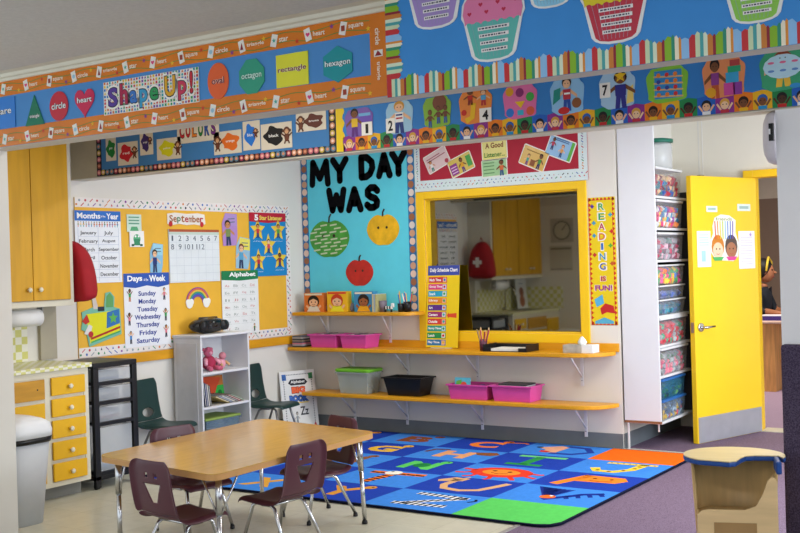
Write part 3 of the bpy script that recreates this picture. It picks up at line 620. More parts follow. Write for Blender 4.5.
# months of the year
g = Art(PA, 74, 211, 120, 283, off=PO, base='e9edf2'); g.R(0, .86, 1, 1, '2a6cc0', 1); g.T('Months', .05, .89, .55, .97, 'f4f4f4', 2, .03); g.T('of the', .56, .91, .66, .94, 'f4f4f4', 2, .01); g.T('Year', .68, .885, .95, .97, 'f4f4f4', 2, .03)
for i in range(16): g.kid(.07+.057*i, .775, .075, random.choice(pal), random.choice(pal), random.choice(SK), '301c14', L=1, wd=.022)
g.R(.06, .02, .065, .77, '90a0c0', 1); g.R(.49, .02, .495, .77, '90a0c0', 1); g.R(.94, .02, .945, .77, '90a0c0', 1)
for i, (p, q) in enumerate(zip(('January', 'February', 'March', 'April', 'May', 'June'), ('July', 'August', 'September', 'October', 'November', 'December'))):
    y = .68-.115*i; g.R(.06, y-.035, .94, y-.032, '90a0c0', 1)
    for s_, x in ((p, .28), (q, .72)): L_ = .025*len(s_); g.T(s_, x-L_, y-.012 if 'y' not in s_ and 'p' not in s_ else y-.022, x+L_, y+.04, '22242c', 2, .012)
g.done('months_poster', 'Months of the Year poster in two columns under a blue heading', 'poster')
# days of the week
g = Art(PA, 123, 273, 168.5, 346, off=PO, base='e9ebf0'); g.P([(0, .82), (.25, .8), (.5, .83), (.75, .8), (1, .83), (1, 1), (0, 1)], '3058b0', 1); g.T('Days', .08, .87, .4, .97, 'f4f4f4', 2, .035); g.T('of the', .43, .89, .53, .93, 'f4f4f4', 2, .01); g.T('Week', .55, .88, .92, .97, 'f4f4f4', 2, .035)
for i, dname in enumerate(('Sunday', 'Monday', 'Tuesday', 'Wednesday', 'Thursday', 'Friday', 'Saturday')):
    y = .7-.107*i; L_ = .032*len(dname); g.T(dname, .5-L_, y-.03, .5+L_, y+.055, '2c3f94', 2, .025)
for x, y in ((.12, .62), (.88, .62), (.1, .3), (.9, .33), (.12, .05), (.9, .1)): g.kid(x, y, .17, random.choice(['e08090', '4888c8', '40a058']), random.choice(['303040', 'c07040']), random.choice(SK), '301c14', wd=.06, wave=int(x*10) % 2)
g.done('days_poster', 'Days of the Week poster with blue wavy heading', 'poster')
# frog cards
g = Art(PA, 125.5, 214.5, 140, 232, off=PO, base='cfe4d4'); 
for y in (.8, .62, .44): g.R(.12, y, .85, y+.07, '5c9c80', 1)
g.P([(.2, .05), (.8, .05), (.7, .3), (.3, .3)], '58a878', 1); g.done('rhyme_card', 'pale green card of handwriting, upper of the pair beside the months poster', 'card')
g = Art(PA, 128, 231, 142.5, 247, off=PO+.003, base='f0f0ee'); g.O(.5, .5, .25, '58b080', 1); g.R(.3, .1, .7, .5, '3c8c64', 2); g.R(.12, .05, .3, .18, '205038', 3); g.R(.7, .05, .88, .18, '205038', 3); g.O(.4, .66, .06, 'f4f4f4', 3); g.O(.62, .66, .06, 'f4f4f4', 3); g.done('frog_card', 'white card with a green frog below the pale green card', 'card')
def kid_card(name, label, px, bg, shirt, hair, skin, tilt=0, bub='b8d8e8'):
    g = Art(PA, *px, off=PO, t=.002, tilt=tilt); g.slab([(.1, .02), (.85, 0), (.95, .25), (1, .95), (.35, 1), (.12, .7)], bg)
    g.P([(.3, .62), (.97, .58), (.98, .93), (.34, .98)], bub, 1)
    for y in (.7, .8): g.R(.45, y, .85, y+.03, '607080', 2)
    g.kid(.42, .02, .75, shirt, '303c60', skin, hair, wd=.36); g.done(name, label, 'card', None)
kid_card('boy_cutout', 'cutout boy in a dark shirt on light blue, left of the calendar grid', (147, 243, 162, 273), '88bcdc', '283c78', '2a1c14', SK[1], 0, '9cd0e4')
kid_card('girl_cutout', 'cutout of a child in olive reading under a lilac banner, right of the calendar', (219, 213, 236.5, 246), 'b088c8', '7c8c50', '2c2018', SK[2], .06, 'b090cc')
kid_card('reader_cutout', 'cutout of a kneeling child under a yellow banner, beside the star poster', (233, 237, 249, 269), '98c0d8', '58a0c8', '703c20', SK[1], -.04, 'e8dc60')
# calendar heading and pocket chart
g = Art(PA, 166, 213, 204, 225.5, off=PO, t=.002); g.slab([(0, .1), (.1, .0), (.3, .12), (.5, .02), (.7, .1), (.9, 0), (1, .15), (.98, .9), (.8, 1), (.5, .92), (.2, 1), (0, .9)], 'e8e2da')
for i, ch in enumerate('September'): g.T(ch, .05+.1*i, .25 if ch != 'p' else .15, .14+.1*i, .8 if i == 0 or ch == 'b' or ch == 't' else .65, random.choice(['b03040', '3060a0', 'a06030', '307850', '703080']), 2, .02)
g.O(.08, .1, .05, 'c02830', 2); g.O(.9, .1, .05, 'c02830', 2); g.done('month_title', 'wavy-edged calendar title strip above the pocket chart', 'card')
g = Art(PA, 167.5, 229.5, 218, 282, off=PO, base='dfe5e8', t=.004); g.R(0, .95, 1, 1, 'b05838', 1); g.R(0, .9, 1, .95, 'c4d4c8', 1); g.R(0, 0, .015, 1, 'b8c0c4', 1)
for i in range(1, 7): g.R(i/7-.002, .02, i/7+.002, .9, 'c0c8d0', 1)
for j in range(6): g.R(0, .02+.147*j, 1, .025+.147*j, 'c0c8d0', 1)
for k in range(12):
    i, j = k % 7, k//7; s_ = str(k+1); g.T(s_, (i+.3)/7 if len(s_) == 1 else (i+.15)/7, .78-.16*j, (i+.7)/7 if len(s_) == 1 else (i+.85)/7, .88-.16*j, '505c6c', 2, .0)
g.done('calendar_chart', 'white calendar grid with handwritten numbers 1 to 12', 'calendar')
# rainbow
g = Art(PA, 184.5, 284.5, 208, 306, off=PO, t=.002)
def arc(R0, R1): return [(.5+R1*math.cos(PI*k/16), .15+R1*1.45*math.sin(PI*k/16)) for k in range(17)] + [(.5+R0*math.cos(PI-PI*k/16), .15+R0*1.45*math.sin(PI-PI*k/16)) for k in range(17)]
g.slab(arc(.2, .5), '7c3c9c')
for k, c in enumerate(('7a4a9c', '3c64b8', '40a070', 'e0c040', 'd86848')): g.P(arc(.2+.055*k, .25+.055*k), c, 2)
for x in (.14, .86): g.O(x, .12, .14, 'ecece8', 5); g.O(x+.08, .2, .1, 'ecece8', 6); g.O(x-.07, .2, .09, 'ecece8', 7)
g.done('rainbow_cutout', 'small paper rainbow with white clouds under the calendar grid', 'cutout')
# star listener
g = Art(PA, 248.5, 213, 285, 276, off=PO, base='1c84c4', t=.002); g.P([(0, .86), (.5, .84), (1, .87), (1, 1), (0, 1)], 'b81c34', 1); g.T('5', .14, .875, .24, .97, 'f4f4f4', 3, .05); g.T('Star Listener', .27, .885, .9, .955, 'f0d860', 3, .035)
for x, y, s_ in ((.22, .7, 'c83040'), (.78, .7, '50a048'), (.5, .46, 'd84858'), (.22, .22, 'c02838'), (.8, .24, '902838')):
    g.star(x, y+.03, .21, 'ecc840', 1); g.kid(x, y-.1, .22, s_, '303c70', random.choice(SK), '301c14', wd=.1); g.T('good listener', x-.12, y-.16, x+.12, y-.14, 'f0f0f0', 2, .0)
g.done('star_listener_poster', '5 Star Listener poster, blue with five yellow stars', 'poster')
g = Art(PA, 220.5, 270.5, 257, 334, off=PO+.004, base='e9ebea', t=.002); g.P([(0, .86), (.5, .84), (1, .86), (1, 1), (0, 1)], '207c4c', 1); g.T('Alphabet', .2, .885, .93, .975, 'f4f4f4', 3, .035)
for k in range(26):
    i, j = k % 4, k//4; ch = chr(65+k); g.T(ch+ch.lower(), .08+.23*i, .745-.112*j, .2+.23*i, .785-.112*j, 'a0a8a4' if k % 3 else 'd09090', 2, .005); g.R(.04+.23*i, .725-.112*j, .24+.23*i, .728-.112*j, 'b8c0bc', 1)
g.kid(.86, .03, .12, '207c4c', '202020', SK[1], '202020', wd=.05); g.done('alphabet_poster', 'Alphabet poster with a green heading above the radio', 'poster')
# school bag cutout
g = Art(PA, 79.5, 292, 121, 348, off=PO, t=.003, tilt=.0)
g.slab([(.18, .04), (.97, .22), (.95, .68), (.8, .72), (.82, .9), (.72, 1), (.6, .98), (.56, .74), (.4, .72), (.34, .96), (.26, .92), (.3, .74), (.02, .66), (.04, .52), (.0, .36), (.12, .3)], '78b8a0')
g.P([(.2, .1), (.94, .27), (.92, .66), (.12, .62)], 'dcd820', 1); g.P([(.22, .16), (.94, .33), (.94, .37), (.22, .2)], 'b03028', 2); g.P([(.22, .1), (.94, .26), (.94, .29), (.22, .13)], '50a860', 2)
g.P([(.6, .34), (.93, .42), (.92, .68), (.62, .63)], '3070b0', 2); g.star(.77, .52, .12, '60b050', 3); g.P([(.02, .5), (.14, .62), (.2, .48), (.1, .44)], 'c03028', 3); g.P([(.06, .28), (.18, .44), (.26, .4), (.22, .28), (.12, .26)], 'e0dcd8', 3); g.O(.22, .26, .06, 'b83030', 4)
g.P([(.6, .72), (.62, .92), (.7, .98), (.78, .9), (.78, .72)], '60a060', 2); g.P([(.3, .7), (.27, .9), (.34, .95), (.42, .7)], 'd0c4bc', 2); g.R(.4, .66, .56, .74, '283040', 3)
g.done('school_bag_cutout', 'yellow school bag cutout stuffed with supplies below the red bag', 'cutout')

# ================================================================ WALL B decoration
mbx0, _ = on(PB, 302.8, 250); mbx1, _ = on(PB, 416.5, 220)
a, oM = board_on(PB, mbx0+.012, mbx1-.006, 1.05, 2.5, '5ed2e6', 'turquoise MY DAY WAS board on the back wall', t=.006)
b = local(a.w, a.h, .0065); bt = .07
for sd_ in (0, 1):
    b = local(a.w, a.h, .0065); x = (.5*bt/a.w, 1-.5*bt/a.w)[sd_]; b.R(x-.5*bt/a.w, 0, x+.5*bt/a.w, 1, '2c6ca4', 1)
    for i in range(21):
        b.O(x, (i+.5)/21, .029/a.w, ('c89878', 'e4c4b0', '9c6444', 'dcd0c8')[(i*3+int(x*2)) % 4], 2, .031/a.h)
    b.part('circle_border', oM)
BLK = M('0e0e10', .95, var=0, spec=.05)
STK = {'M': [[(.1, .08), (.16, .92), (.5, .3), (.84, .92), (.9, .08)]], 'Y': [[(.1, .92), (.5, .48), (.9, .92)], [(.5, .48), (.5, .08)]],
       'D': [[(.14, .08), (.14, .92), (.5, .9), (.82, .7), (.86, .45), (.7, .2), (.45, .09), (.14, .08)]], 'A': [[(.1, .08), (.5, .92), (.9, .08)], [(.26, .34), (.74, .34)]],
       'W': [[(.08, .92), (.26, .08), (.5, .7), (.74, .08), (.92, .92)]], 'S': [[(.86, .78), (.68, .91), (.4, .92), (.18, .8), (.18, .64), (.4, .53), (.68, .46), (.84, .32), (.8, .16), (.58, .08), (.3, .08), (.12, .2)]]}
def cut_letter(ch, x0, x1, yt, yb, lab):
    g = Art(PB, x0, yt, x1, yb, off=.0085, t=.0); r_ = .031; W_, H_ = g.w-2*r_, g.h-2*r_
    for st in STK[ch]:
        q = [Vector((-g.w/2+r_+((x-.1)/.8)*W_, -g.h/2+r_+((y-.08)/.84)*H_)) for x, y in st]
        for k, p in enumerate(q):
            e = .0002*(k % 2)
            g.prism([(p.x+r_*math.cos(2*PI*m/14), p.y+r_*math.sin(2*PI*m/14)) for m in range(14)], 0, -.003-e, BLK)
            if k:
                a = q[k-1]; d = (p-a).normalized(); n_ = Vector((-d.y, d.x))*r_; g.prism([tuple(a+n_), tuple(a-n_), tuple(p-n_), tuple(p+n_)], 0, -.0031-.0001*(k % 2), BLK)
    g.done('cutout_letter', lab, 'cutout letter', 'letters of MY DAY WAS')
for ch, x0, x1, yt, yb, lab in (('M', 310, 331, 159, 187.5, 'M, first letter of the top line'), ('Y', 331, 349.5, 156.5, 184, 'Y beside the M'), ('D', 358.5, 376.5, 153.5, 180.5, 'D starting DAY'), ('A', 376.5, 393, 151.5, 179, 'A in DAY'),
                                ('Y', 390, 408, 149.5, 177, 'Y ending DAY'), ('W', 327.5, 347, 187, 213.5, 'W starting the lower line'), ('A', 346.5, 364, 186, 213, 'A in WAS'), ('S', 364.5, 381.5, 184, 211, 'S ending WAS')):
    cut_letter(ch, x0, x1, yt, yb, 'black paper letter '+lab+' on the turquoise board')
def apple(label, px, col, hi, strips=0):
    g = Art(PB, *px, off=.0085, t=.003)
    pts = [(.5+.5*math.cos(t)*(1-.1*max(0, -math.sin(t))), .44+.44*math.sin(t)-(.07*math.exp(-((math.cos(t))**2)*20) if math.sin(t) > 0 else -.03*math.exp(-((math.cos(t))**2)*20))) for t in [2*PI*k/40 for k in range(40)]]
    g.slab(pts, M(col, .4, var=.18, scale=12)); 
    for x in (.36, .62): g.O(x, .5, .035, '3a2c1c', 2)
    o = g.done('apple_cutout', label, 'apple cutout', 'apples on the turquoise board')
    b = local(g.w, g.h, .003); b.line([(.5, .8), (.51, .92), (.56, 1.0)], .016, '33261c', 1); b.part('stem', o)
    if strips:
        b = local(g.w, g.h, .004); random.seed(3)
        for j in range(9):
            for i in range(4):
                x, y = .02+.25*i+.1*(j % 2)+random.uniform(-.02, .02), .08+.08*j
                if (x+.08-.5)**2+((y-.44)*1.05)**2 < .19 and random.random() < strips: b.P([(x, y), (x+.17, y+.02), (x+.17, y+.055), (x, y+.035)], 'c8d4b0', 2)
        b.part('name_strips', o)
apple('green apple cutout covered in paper strips', (310.5, 214, 350, 258), '4c9e3c', '60b040', .93)
apple('yellow apple cutout, right of the green one', (367.5, 209, 400, 246), 'e8b41c', 'f0d040')
apple('red apple cutout below the other two', (346.5, 255, 374, 286.5), 'c02a20', 'e04030')
# red manners board above the mirror
ru0, ru1 = on(PB, 415, 170)[0], on(PB, 588, 160)[0]
a, oR = board_on(PB, ru0, ru1, mv1+.066, 2.5, 'a81c34', 'red Good Listener board in white border above the mirror', t=.006)
b = local(a.w, a.h, .0065)
for bx in ((0, 0, 1, .09/a.h), (0, .09/a.h, .055/a.w, 1), (1-.075/a.w, .09/a.h, 1, 1)): b.R(*bx, 'd3e2e4', 1)
for i in range(80): icon(b, (i+.5)/80, (.058 if i % 2 else .034)/a.h, .008)
for i in range(17): icon(b, .028/a.w, .2+.046*i, .008); icon(b, 1-.04/a.w, .2+.046*i, .009)
b.part('crayon_border', oR)
def mcard(label, cx, cy, w_, h_, tilt, bg, fn):
    g = Art(PB, cx-1, cy-1, cx+1, cy+1, off=.0085, t=.002, size=(w_, h_), tilt=tilt)
    g.slab([(.03, 0), (.97, 0), (1, .06), (1, .94), (.97, 1), (.03, 1), (0, .94), (0, .06)], M('e8e4dc', .3)); g.R(.03, .05, .97, .95, M(bg, .25, var=.04, spec=.5), 1); fn(g)
    g.done('manners_card', label, 'card', 'cards on the red board')
def c1(g): g.R(.1, .6, .9, .65, 'a05868', 2); g.R(.1, .72, .7, .77, 'a05868', 2); g.kid(.22, .05, .6, 'e0e0e0', '40807c', SK[2], '40241c', wd=.14); g.O(.85, .2, .08, 'b04858', 2)
def c2(g): g.R(.05, .1, .35, .7, '8c3c8c', 2); g.kid(.55, .05, .8, 'd8a028', '604080', SK[0], '2c1810', wd=.16); g.R(.75, .2, .95, .8, '4ca050', 2); [g.R(.08, y, .32, y+.05, 'e0c0e0', 3) for y in (.2, .35, .5)]
def c3(g): g.T('A Good', .15, .6, .85, .88, '7a3c1c', 2, .03); g.T('Listener...', .1, .15, .9, .4, '3c7c30', 2, .02)
def c4(g): [g.R(.08, y, .5, y+.06, '5c8c58', 2) for y in (.2, .4, .6, .78)]; g.kid(.78, .02, .9, 'd06838', '305080', SK[0], '2c1810', wd=.2)
def c5(g): [g.R(.15, y, .8, y+.05, '9c7c38', 2) for y in (.75,)]; g.kid(.3, .05, .55, '50a090', '704080', SK[1], '40241c', wd=.12); g.kid(.75, .05, .75, '4a9048', '303060', SK[0], '241410', wd=.15); g.R(.42, .1, .6, .4, '8c5430', 3)
def c6(g): [g.R(.25, y, .75, y+.05, '4870a0', 2) for y in (.8, .88)]; g.kid(.2, .3, .6, 'c04060', '303060', SK[0], '241410', wd=.12); g.kid(.58, .1, .6, 'e0a058', '305080', SK[1], 'b06030', wd=.12); g.R(.85, .05, .96, .95, '60b048', 2)
mcard('pinkish white card tilted left, leftmost on the red board', 437.5, 160, .235, .16, .42, 'dcc4c4', c1)
mcard('yellow card with a purple panel, second from left on the red board', 461.5, 164.5, .235, .155, .36, 'd4bc5c', c2)
mcard('pale yellow heading card A Good Listener', 495, 150, .235, .16, .03, 'd8d070', c3)
mcard('green card of a child in orange below the heading card', 495, 168, .235, .14, .03, '9cc894', c4)
mcard('amber card tilted right on the red board', 534.5, 158, .235, .165, -.42, 'd8b058', c5)
mcard('sky blue card with green edge, rightmost on the red board', 561, 148.5, .235, .165, -.4, '84b4dc', c6)
# reading banner
g = Art(PB, 589.8, 197, 616.6, 325, off=.001, base='e4c81c'); 
g2 = g.done('reading_banner', 'tall yellow READING IS FUN! banner right of the mirror', 'banner')
b = local(g.w, g.h, .002)
n = 26
for i in range(n):
    for x in (.06, .94): b.P([(x-.05, i/n), (x+.05, (i+.5)/n), (x-.05, (i+1)/n)] if i % 1 == 0 else [], 'c83020', 1)
for i in range(7):
    for y in (.012, .988): b.P([(i/7, y-.012), ((i+.5)/7, y+.012), ((i+1)/7, y-.012)], 'c83020', 1)
b.part('zigzag_border', g2); b = local(g.w, g.h, .002)
for i, (ch, c) in enumerate(zip('READING', ('3c9c58', '3c9c58', 'b03050', 'd06838', '3c70b8', '3c90b8', '3c58a8'))): b.T(ch, .33, .892-.078*i, .65, .96-.078*i, 'f0eadc', 1, .05); b.T(ch, .38, .9-.078*i, .6, .952-.078*i, c, 2, .02)
b.T('IS', .38, .34, .62, .385, 'f0eadc', 1, .05); b.T('IS', .4, .343, .6, .382, 'b83048', 2, .04); b.T('FUN!', .16, .265, .84, .315, 'f0eadc', 1, .05); b.T('FUN!', .18, .268, .82, .312, '9c3080', 2, .04)
b.part('lettering', g2); b = local(g.w, g.h, .002)
b.P([(.14, .2), (.45, .24), (.5, .17), (.22, .14)], '58b0d8', 2); b.P([(.35, .13), (.55, .17), (.85, .15), (.9, .09), (.6, .1), (.4, .08)], 'c02828', 2); b.P([(.15, .03), (.5, .06), (.85, .03), (.85, .01), (.15, .01)], '58a8c8', 2)
for x, y, c in ((.15, .93, '5c3090'), (.2, .8, '3c90b8'), (.2, .7, '3c90b8'), (.2, .55, 'c03030'), (.82, .86, '3ca0c0'), (.85, .73, 'c83028'), (.8, .62, '58a838'), (.84, .48, 'c05828')): b.star(x, y, .09, c, 2, 4, .6)
b.part('book_pictures', g2)

# ================================================================ SHELVES ON THE BACK WALL
BR = M('dcdce0', .35, .3)
def shelf(label, x0, x1, z1, depth, name='wall_shelf', cut=.28, brs=(), xsplit=None):
    t = thing(name, label, 'shelf', (x0, 0, z1-.03))
    L = x1-x0; p = [(0, -.022), (0, -depth), (L-cut, -depth)]
    for k in range(1, 9): aa = PI/2*k/8; p.append((L-cut+cut*math.sin(aa), -depth+(depth-.022)*(1-math.cos(aa))))
    G().prism(p[::-1], 0, .03, OAK, 'z').build('board', t, bevel=.005)
    for bx in brs:
        g = G(); x = bx-x0; g.box(x-.012, x+.012, -.03, -.0225, -.24, 0, BR).box(x-.012, x+.012, -depth+.05, -.03, -.008, 0, BR)
        g.tube([(x, -.03, -.17), (x, -depth+.08, -.008)], .007, BR, 6); g.lathe([(.006, 0), (.006, .004)], (x, -.032, -.2), M('808088', .4, 1)); g.build('bracket', t)
    return t
shelf('short golden shelf holding three picture boxes below the turquoise board', .03, 1.3, 1.045, .22, cut=.15, brs=(.95, 1.2-.92))
shelf('long golden shelf directly under the mirror', .03, 3.0, .74, .3, brs=(.55, 1.12, 1.8, 2.72))
shelf('long golden shelf near the floor, lowest on the back wall', .175, 3.015, .35, .3, brs=(.55, 1.1, 1.83, 2.74))

def face_box(name, label, xl, xr, yt, yb, bg, shirt, skin, hair, y=-.12, top=None):
    pl = mk((0, y-.035, 0), 0); u0, _ = on(pl, xl, 300); u1, _ = on(pl, xr, 300); _, v1 = on(pl, (xl+xr)/2, yt); v0 = 1.0455
    w_, h_ = u1-u0, v1-v0; t = thing(name, label, 'box', ((u0+u1)/2, y, v0), 0, 'picture boxes on the short shelf')
    G().box(-w_/2, w_/2, -.035, .035, 0, h_, M(bg, .5)).build('carton', t, bevel=.002)
    b = local(w_, h_, .0355); 
    b.R(.05, .88, .95, .97, top or 'e8dcc0', 1)
    b.O(.5, .56, .3, hair, 1, .32); b.O(.5, .5, .23, skin, 2, .24); b.P([(.15, .02), (.85, .02), (.7, .3), (.3, .3)], shirt, 2)
    b.P([(.27, .58), (.5, .7), (.73, .58), (.7, .76), (.5, .86), (.3, .76)], hair, 3)
    for x in (.4, .6): b.O(x, .52, .03, '1c1414', 3)
    b.line([(.42, .4), (.5, .37), (.58, .4)], .004, '8c2c20', 3)
    for q in (-1, 1): b.line([(.5+q*.25, .2), (.5+q*.38, .34)], .02, skin, 2)
    o = b.build('front_picture', t, loc=(0, 0, h_/2))
face_box('picture_box', 'orange picture box of a dark-haired child, leftmost on the short shelf', 304, 323, 293, 311, 'd8742c', 'dcd8d0', SK[1], '1c1414')
face_box('picture_box', 'yellow picture box of a smiling face, middle of the three', 327, 347, 291.5, 311, 'e8b41c', 'e8e030', SK[1], 'c83c20', top='d8402c')
face_box('picture_box', 'blue and yellow picture box of a child in a cap, rightmost of the three', 354, 373, 291.5, 311, '3c88b4', 'e8a81c', '9c5c34', '241814')
def on_shelf(px, z, y): pl = mk((0, y, 0), 0); return on(pl, px, 300)[0]
# small grey bookends / items between boxes
for px, lab in ((325.5, 'small grey toy between the orange and yellow picture boxes'), (350, 'small dark toy between the yellow and blue picture boxes')):
    x = on_shelf(px, 0, -.1); G_ = G().lathe([(.02, 0), (.034, .01), (.036, .04), (.02, .07), (.008, .08)], (0, 0, 0), M('75707c', .5, var=.3), 12); tag(G_.build('toy_figure', loc=(x, -.08, 1.0455)), lab, 'toy')
x = on_shelf(378, 0, -.1)
for k, c in enumerate(('c8c090', '98a8b8', 'b8b078')):
    tag(G().box(-.007, .007, -.08, .07, 0, .15, M(c, .5)).box(-.0065, .0065, -.079, .069, .15, .152, M('e8e4dc')).build('notebook', loc=(x+.016*k, -.1, 1.0455)), ('cream', 'grey blue', 'khaki')[k]+' notebook standing beside the blue picture box', 'book', 'notebooks on the short shelf')
PORD = ['first', 'second', 'third', 'fourth', 'fifth', 'sixth', 'seventh', 'eighth', 'ninth']
def cup(name, label, px, r, h, c, pens=0, y=-.12, z=1.0455, penc=None, sides=16, x=None, cat='cup'):
    x = on_shelf(px, 0, y) if x is None else x
    short = {'pen_pot': 'shorter black pen holder', 'desk_tidy': 'taller black pen holder', 'pencil_cup': 'plum cup'}.get(name, name)
    t = thing(name, label, cat, (x, y, z))
    G().lathe([(r*.85, 0), (r, h), (r*.9, h), (r*.78, .006)], (0, 0, 0), M(c, .4), sides).build('cup', t)
    for k in range(pens):
        a = 2.4*k; q = G(); l_ = random.uniform(.09, .125)+h*.5; d = Vector((math.cos(a)*.25, math.sin(a)*.25, 1)).normalized(); p0 = Vector((math.cos(a)*r*.35, math.sin(a)*r*.35, .012))
        pc = M((penc or ['c83030', 'e8c030', '3060b0', '308850', 'e8e8e0', 'c89060'])[k % 6], .4); q.tube([p0, p0+d*l_], .0048, pc, 6); q.tube([p0+d*l_, p0+d*(l_+.012)], [.0048, .0008], M('e0c090'), 6)
        tag(q.build('pencil', loc=(x, y, z)), None)
        o = COL.objects[-1]; tag(o, PORD[k]+' pencil in the '+short, 'pencil', 'pencils in the '+short)
    return t
cup('pot', 'grey patterned pot beside the notebooks', 383, .035, .095, '7c7280')
t = thing('zebra_toy', 'black and white striped toy on the short shelf', 'toy', (on_shelf(389, 0, -.16), -.17, 1.0455))
g = G()
for k in range(6): g.box(-.04+.013*k, -.027+.013*k, -.012, .012, .025, .05, M('e4e4e0' if k % 2 else '1a1a1c'))
g.build('body', t, bevel=.003); G().box(.03, .055, -.01, .01, .04, .075, M('e4e4e0')).build('head', t, bevel=.004)
for x_ in (-.033, .028):
    for y_ in (-.007, .007): G().tube([(x_, y_, .0), (x_, y_, .028)], .005, M('1a1a1c'), 6).build('leg', t)
cup('pen_pot', 'black pen holder with pencils on the short shelf', 401, .032, .07, '1c1c20', 4)
cup('desk_tidy', 'taller black pen holder with pencils at the right end of the short shelf', 407.5, .034, .085, '141418', 5)

# pink bins
PINK = M('d04a9c', .4, var=.05)
def bin_(name, label, xl, xr, z, h, m, y0=-.27, y1=-.03, taper=.015, cat='bin', group=None, lid=None):
    pl = mk((0, y0, 0), 0); u0 = on(pl, xl, 350)[0]; u1 = on(pl, xr, 350)[0]; w_ = u1-u0
    t = thing(name, label, cat, ((u0+u1)/2, (y0+y1)/2, z+.0008), 0, group); d = (y1-y0)/2
    G().tub(-w_/2+.012, w_/2-.012, -d+.012, d-.012, 0, h, taper, m).build('tub', t, bevel=.002)
    return t, w_, d
def stack_paper(name, label, t_loc, w_, d_, n, cols, group=None, cat='paper'):
    for k in range(n):
        a = random.uniform(-.06, .06)
        tag(G().box(-w_/2, w_/2, -d_/2, d_/2, 0, .006, M(cols[k % len(cols)], .6)).build(name, loc=(t_loc[0], t_loc[1], t_loc[2]+.0066*k), rot=(0, 0, a)), label, cat, group)
bin_('storage_bin', 'pink bin, left one of the pair on the shelf under the mirror', 307.5, 336.5, .74, .115, PINK)
bin_('storage_bin', 'pink bin, right one of the pair under the picture boxes', 338, 366.5, .74, .115, PINK)
xa = [o for o in COL.objects if o.name == 'storage_bin'][0].location.x; xb = [o for o in COL.objects if o.name == 'storage_bin.001'][0].location.x
for xx, lab in ((xa, 'left'), (xb, 'right')):
    for k in range(6):
        tag(G().box(-.013, .013, -.085, .085, 0, .108+.004*(k % 2), M(['38383e', '907c80', 'c8c0b8', '504858'][k % 4], .6)).build('booklet', loc=(xx-.08+.032*k, -.15, .748)), ORD2[k]+' booklet filed upright in the %s upper pink bin' % lab, 'booklet', 'booklets in the %s upper pink bin' % lab)
ORD = ['lowest', 'second', 'third', 'fourth', 'fifth', 'sixth', 'seventh', 'topmost', 'ninth']
xm = on_shelf(300, 0, -.2)
for k, c in enumerate(('3a4040', 'a0a0a4', 'c87888', '4c4c58', '8c8070', '303438', 'a8a4a0', '585860')):
    tag(G().box(-.055, .055, -.1, .1, 0, .0115, M(c, .5)).build('magazine', loc=(max(xm, .12)+.0, -.17, .7408+.0125*k), rot=(0, 0, 0)), ORD[k]+' magazine up in the flat stack left of the pink bins', 'magazine', 'magazines left of the upper pink bins')
# schedule chart
plS = mk((0, -.03, 0), 0)
g = Art(plS, 426.5, 268.5, 458.5, 350.5, off=.0, t=.004, tilt=0, base='e8c81c')
cl = ['c8283c', 'd84880', '28a0c0', 'e0882c', '5c3088', '9c2c6c', 'd04038', '28988c', '28904c', '2c78b8']
g.R(0, .88, 1, 1, '3c4ca0', 1)
o = g.build('display_board', loc=g.loc, rot=(math.radians(-6), 0, 0)); 
tch = thing('schedule_chart', 'yellow Daily Schedule Chart standing on the shelf before the mirror', 'chart', (g.loc.x, -.055, .7405)); o.parent = tch; o.location = (0, .034, g.h/2+.003); SH = g.h
b = local(g.w, g.h, .004); b.T('Daily Schedule Chart', .08, .91, .94, .97, 'f0f0f0', 2, .03)
for i, (c, s_) in enumerate(zip(cl, ('Math Time', 'Group Time', 'Snack', 'Library', 'Art', 'Centers', 'Outside', 'Story Time', 'Lunch', 'Play Time'))):
    y = .79-.085*i; b.R(.04, y, .62, y+.07, c, 1); b.T(s_, .07, y+.018, .07+.04*len(s_), y+.052, 'f4f4f4', 2, .03); b.R(.49, y+.008, .6, y+.062, ('e8b098', 'c0d8e8', 'e0e0d8')[i % 3], 2); b.O(.545, y+.035, .035, random.choice(pal), 3)
b.P([(.64, .39), (.7, .43), (.7, .41), (.94, .42), (.94, .36), (.7, .37), (.7, .35)], 'd84a2c', 2)
q = b.build('schedule_cards', o)
G().box(-.1, .1, -.02, .0, 0, .004, M('d8d8d8')).build('base_strip', tch)
# cup of pencils, paper tray, tissues
xp = on(mk((0, -.2, 0), 0), 482, 345)[0]
cup('pencil_cup', 'plum pencil cup crowded with pencils before the mirror', 482, .033, .09, '5c2c40', 9, -.2, .7405, ['8c2838', 'd8a878', 'b03c48', 'e8d8c0', '303048', 'c87038'])
pl = mk((0, -.17, 0), 0); u0, u1 = on(pl, 489, 348)[0], on(pl, 532, 348)[0]
t = thing('paper_tray', 'black paper tray beside the pencil cup', 'tray', ((u0+u1)/2, -.16, .7405)); w_ = (u1-u0)/2
G().box(-w_, w_, -.11, .11, 0, .005, BLACK).box(-w_, -w_+.006, -.11, .11, .005, .055, BLACK).box(w_-.006, w_, -.11, .11, .005, .055, BLACK).box(-w_, w_, .104, .11, .005, .05, BLACK).box(-w_, -w_+.07, -.11, -.104, .005, .03, BLACK).box(w_-.07, w_, -.11, -.104, .005, .03, BLACK).build('tray', t, bevel=.002)
for k in range(4): tag(G().box(-.12, .12, -.095, .095, 0, .004, M('e8e8e6')).build('paper_sheet', loc=(t.location.x-.01, -.165, .7465+.0045*k), rot=(0, 0, random.uniform(-.03, .03))), ORD[k]+' white sheet in the black tray' if k < 3 else 'top white sheet in the black tray', 'paper', 'papers in the black tray')
pl = mk((0, -.19, 0), 0); u0, u1 = on(pl, 565, 350)[0], on(pl, 595, 350)[0]
t = thing('tissue_box', 'grey and white tissue box at the right end of the mirror shelf', 'tissue box', ((u0+u1)/2, -.17, .7405), .0); w_ = (u1-u0)/2
